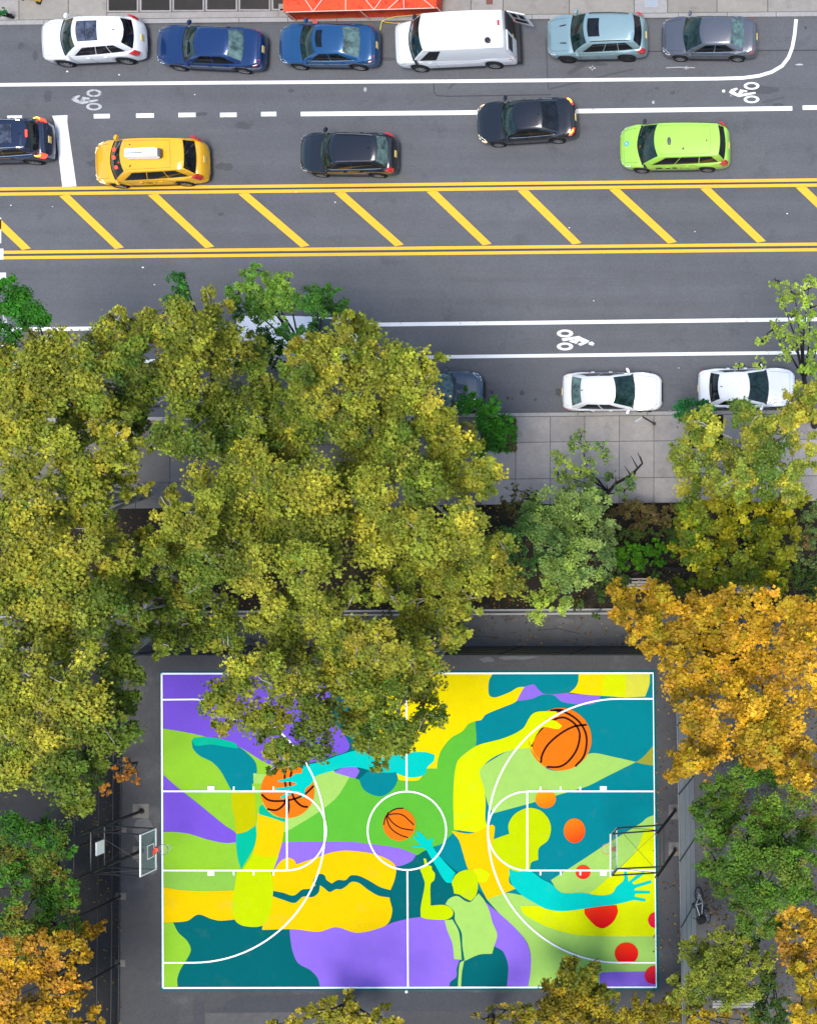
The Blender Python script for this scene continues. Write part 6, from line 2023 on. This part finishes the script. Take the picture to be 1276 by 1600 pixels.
BY = [(104, 108, 20), (152, 138, 28), (58, 72, 16), (188, 156, 36), (84, 68, 20)]
tree('park_tree', 'dark olive tree covering the bottom edge of the court on the right', [(895, 1525, 28, None, [2, 1, 3, 0, 0]), (925, 1520, 22, None, [2, 1, 3, 0, 0]), (870, 1555, 32), (910, 1560, 36), (850, 1585, 28), (890, 1595, 34), (940, 1590, 32, None, [2, 2, 1, 2, 1]), (815, 1592, 24), (950, 1555, 18, None, [2, 1, 3, 0, 0]), (890, 1510, 18, None, [2, 1, 3, 0, 0]), (935, 1560, 26, None, [2, 1, 3, 0, 0])], 4.2, BY, leaf=.14, lobed=True, dens=.95, bark='bark_dark', lean=1.0, trunk_r=.12)
tree('park_tree', 'yellow flecked olive tree along the bottom edge by the grey bench', [(990, 1580, 26, None, [2, 2, 1, 3, 1]), (1025, 1570, 26, None, [2, 1, 2, 1, 1]), (1020, 1598, 30, None, [1, 2, 1, 4, 1]), (1065, 1590, 28), (1095, 1600, 26, None, [1, 2, 0, 4, 0]), (1055, 1562, 18), (970, 1598, 24), (1140, 1605, 26, None, [1, 2, 0, 4, 1]), (1175, 1598, 22, None, [1, 2, 0, 4, 1]), (1085, 1572, 16)], 4.0, BY, leaf=.14, lobed=True, dens=.85, bark='bark_dark', lean=1.0, trunk_r=.12)
tree('park_tree', 'thin olive treetop at the bottom edge left of the darkest olive tree', [(770, 1595, 20), (790, 1580, 18), (760, 1605, 18), (745, 1585, 8)], 4.0, BY, leaf=.13, lobed=True, dens=.35, bark='bark_dark', lean=1.0, trunk_r=.12)
tree('park_tree', 'olive treetop at the bottom middle below the purple part of the court', [(530, 1572, 26), (560, 1590, 28), (510, 1592, 26), (590, 1590, 20), (485, 1580, 14), (545, 1555, 12), (615, 1600, 16), (460, 1596, 16), (430, 1602, 12), (600, 1575, 10)], 4.0, [(126, 128, 30), (160, 150, 36), (84, 94, 24), (180, 156, 44)], leaf=.14, lobed=True, dens=.70, bark='bark_dark', lean=1.0, trunk_r=.12)
GRL = [(56, 112, 24), (84, 138, 34), (38, 80, 20), (136, 104, 40)]
tree('park_tree', 'green tree with rusty tips at the left edge beside the left hoop', [(30, 1290, 34, None, [3, 1, 3, .2]), (75, 1300, 32, None, [3, 1, 3, .2]), (100, 1320, 24, None, [3, 1, 2, .4]), (40, 1340, 38), (90, 1355, 32), (20, 1390, 34, None, [2, 2, 1, 1]), (70, 1400, 38, None, [2, 2, 1, .8]), (110, 1405, 24), (30, 1440, 34), (85, 1445, 34), (55, 1480, 26), (115, 1375, 18, None, [2, 2, 1, 1]), (125, 1440, 14), (15, 1330, 26)], 4.6, GRL, leaf=.13, lobed=False, dens=.80, bark='bark_dark', lean=1.0, trunk_r=.12)
tree('autumn_tree', 'orange tree filling the lower left corner', [(60, 1470, 28, None, [1, 0, 3, 0, 3, 2]), (110, 1470, 24, None, o1), (140, 1455, 18, None, o1), (155, 1450, 14, None, rust), (30, 1510, 36, None, o2), (80, 1510, 34, None, rust), (125, 1490, 22, None, o1), (20, 1560, 40, None, rust), (75, 1560, 38, None, rust), (120, 1540, 26, None, rust), (40, 1600, 36, None, rust), (100, 1590, 32, None, o1), (140, 1595, 22, None, o1), (10, 1475, 24, None, rust)], 5.0, OR, leaf=.15, lobed=True, dens=.95, bark='bark_dark', lean=1.0, trunk_r=.07)
tree('autumn_tree', 'thin twig of orange leaves right of the big left plane tree', [(200, 1190, 9), (205, 1205, 12), (190, 1215, 10), (163, 1232, 12), (178, 1200, 6), (215, 1220, 8)], 5.0, [(196, 118, 34), (178, 132, 40), (132, 86, 30)], leaf=.14, lobed=True, dens=.55, bark='bark_dark', base=(150, 1195), trunk_r=.05, twigs=2)
tree('potted_plant', 'small green plant at the top left corner of the upper pavement', [(5, 16, 6, .1), (9, 20, 5, 0), (1, 21, 5, 0)], .7, [(34, 110, 52), (52, 130, 66)], leaf=.09, lobed=False, dens=1.6, bark='bark_dark', cat='plant', low=True, zvar=.05, clump=.07)
# weeds in the tree pit and fallen leaves
def scatter(name, boxes, n, size, pal, z):
    pal = np.array([lin(*c) for c in pal])
    pts = []
    for (x0, y0, x1, y1), k in boxes:
        m = int(n * k)
        xx, yy = rng.uniform(x0, x1, m), rng.uniform(y0, y1, m)
        pts.append(np.stack([(xx - NX) / PPM, (NY - yy) / PPM, z + rng.uniform(0, .04, m)], 1))
    pts = np.concatenate(pts)
    out = np.zeros_like(pts)
    out[:, 2] = 2.0
    cols = pal[rng.integers(0, len(pal), len(pts))] * rng.uniform(.6, 1.2, len(pts))[:, None]
    return link(name, leaf_mesh(name, pts, out, size, cols, True), None, kind='stuff')
scatter('fallen_leaves', [((-150, 805, 1250, 950), .35), ((1100, 1020, 1350, 1600), .5), ((100, 1020, 190, 1600), .05), ((190, 960, 1070, 1012), .05), ((1060, 955, 1350, 1020), .1), ((430, 660, 800, 800), .05), ((1020, 1018, 1085, 1600), .03), ((740, 700, 1000, 800), .02)], 9000, .11, [(120, 90, 40), (150, 120, 40), (90, 66, 36), (70, 80, 30)], .02)
scatter('pit_weeds', [((780, 652, 808, 706), 1.0)], 700, .12, [(74, 100, 40), (96, 92, 60), (88, 70, 50)], .12)
print('leaf triangles', TOTAL[0])
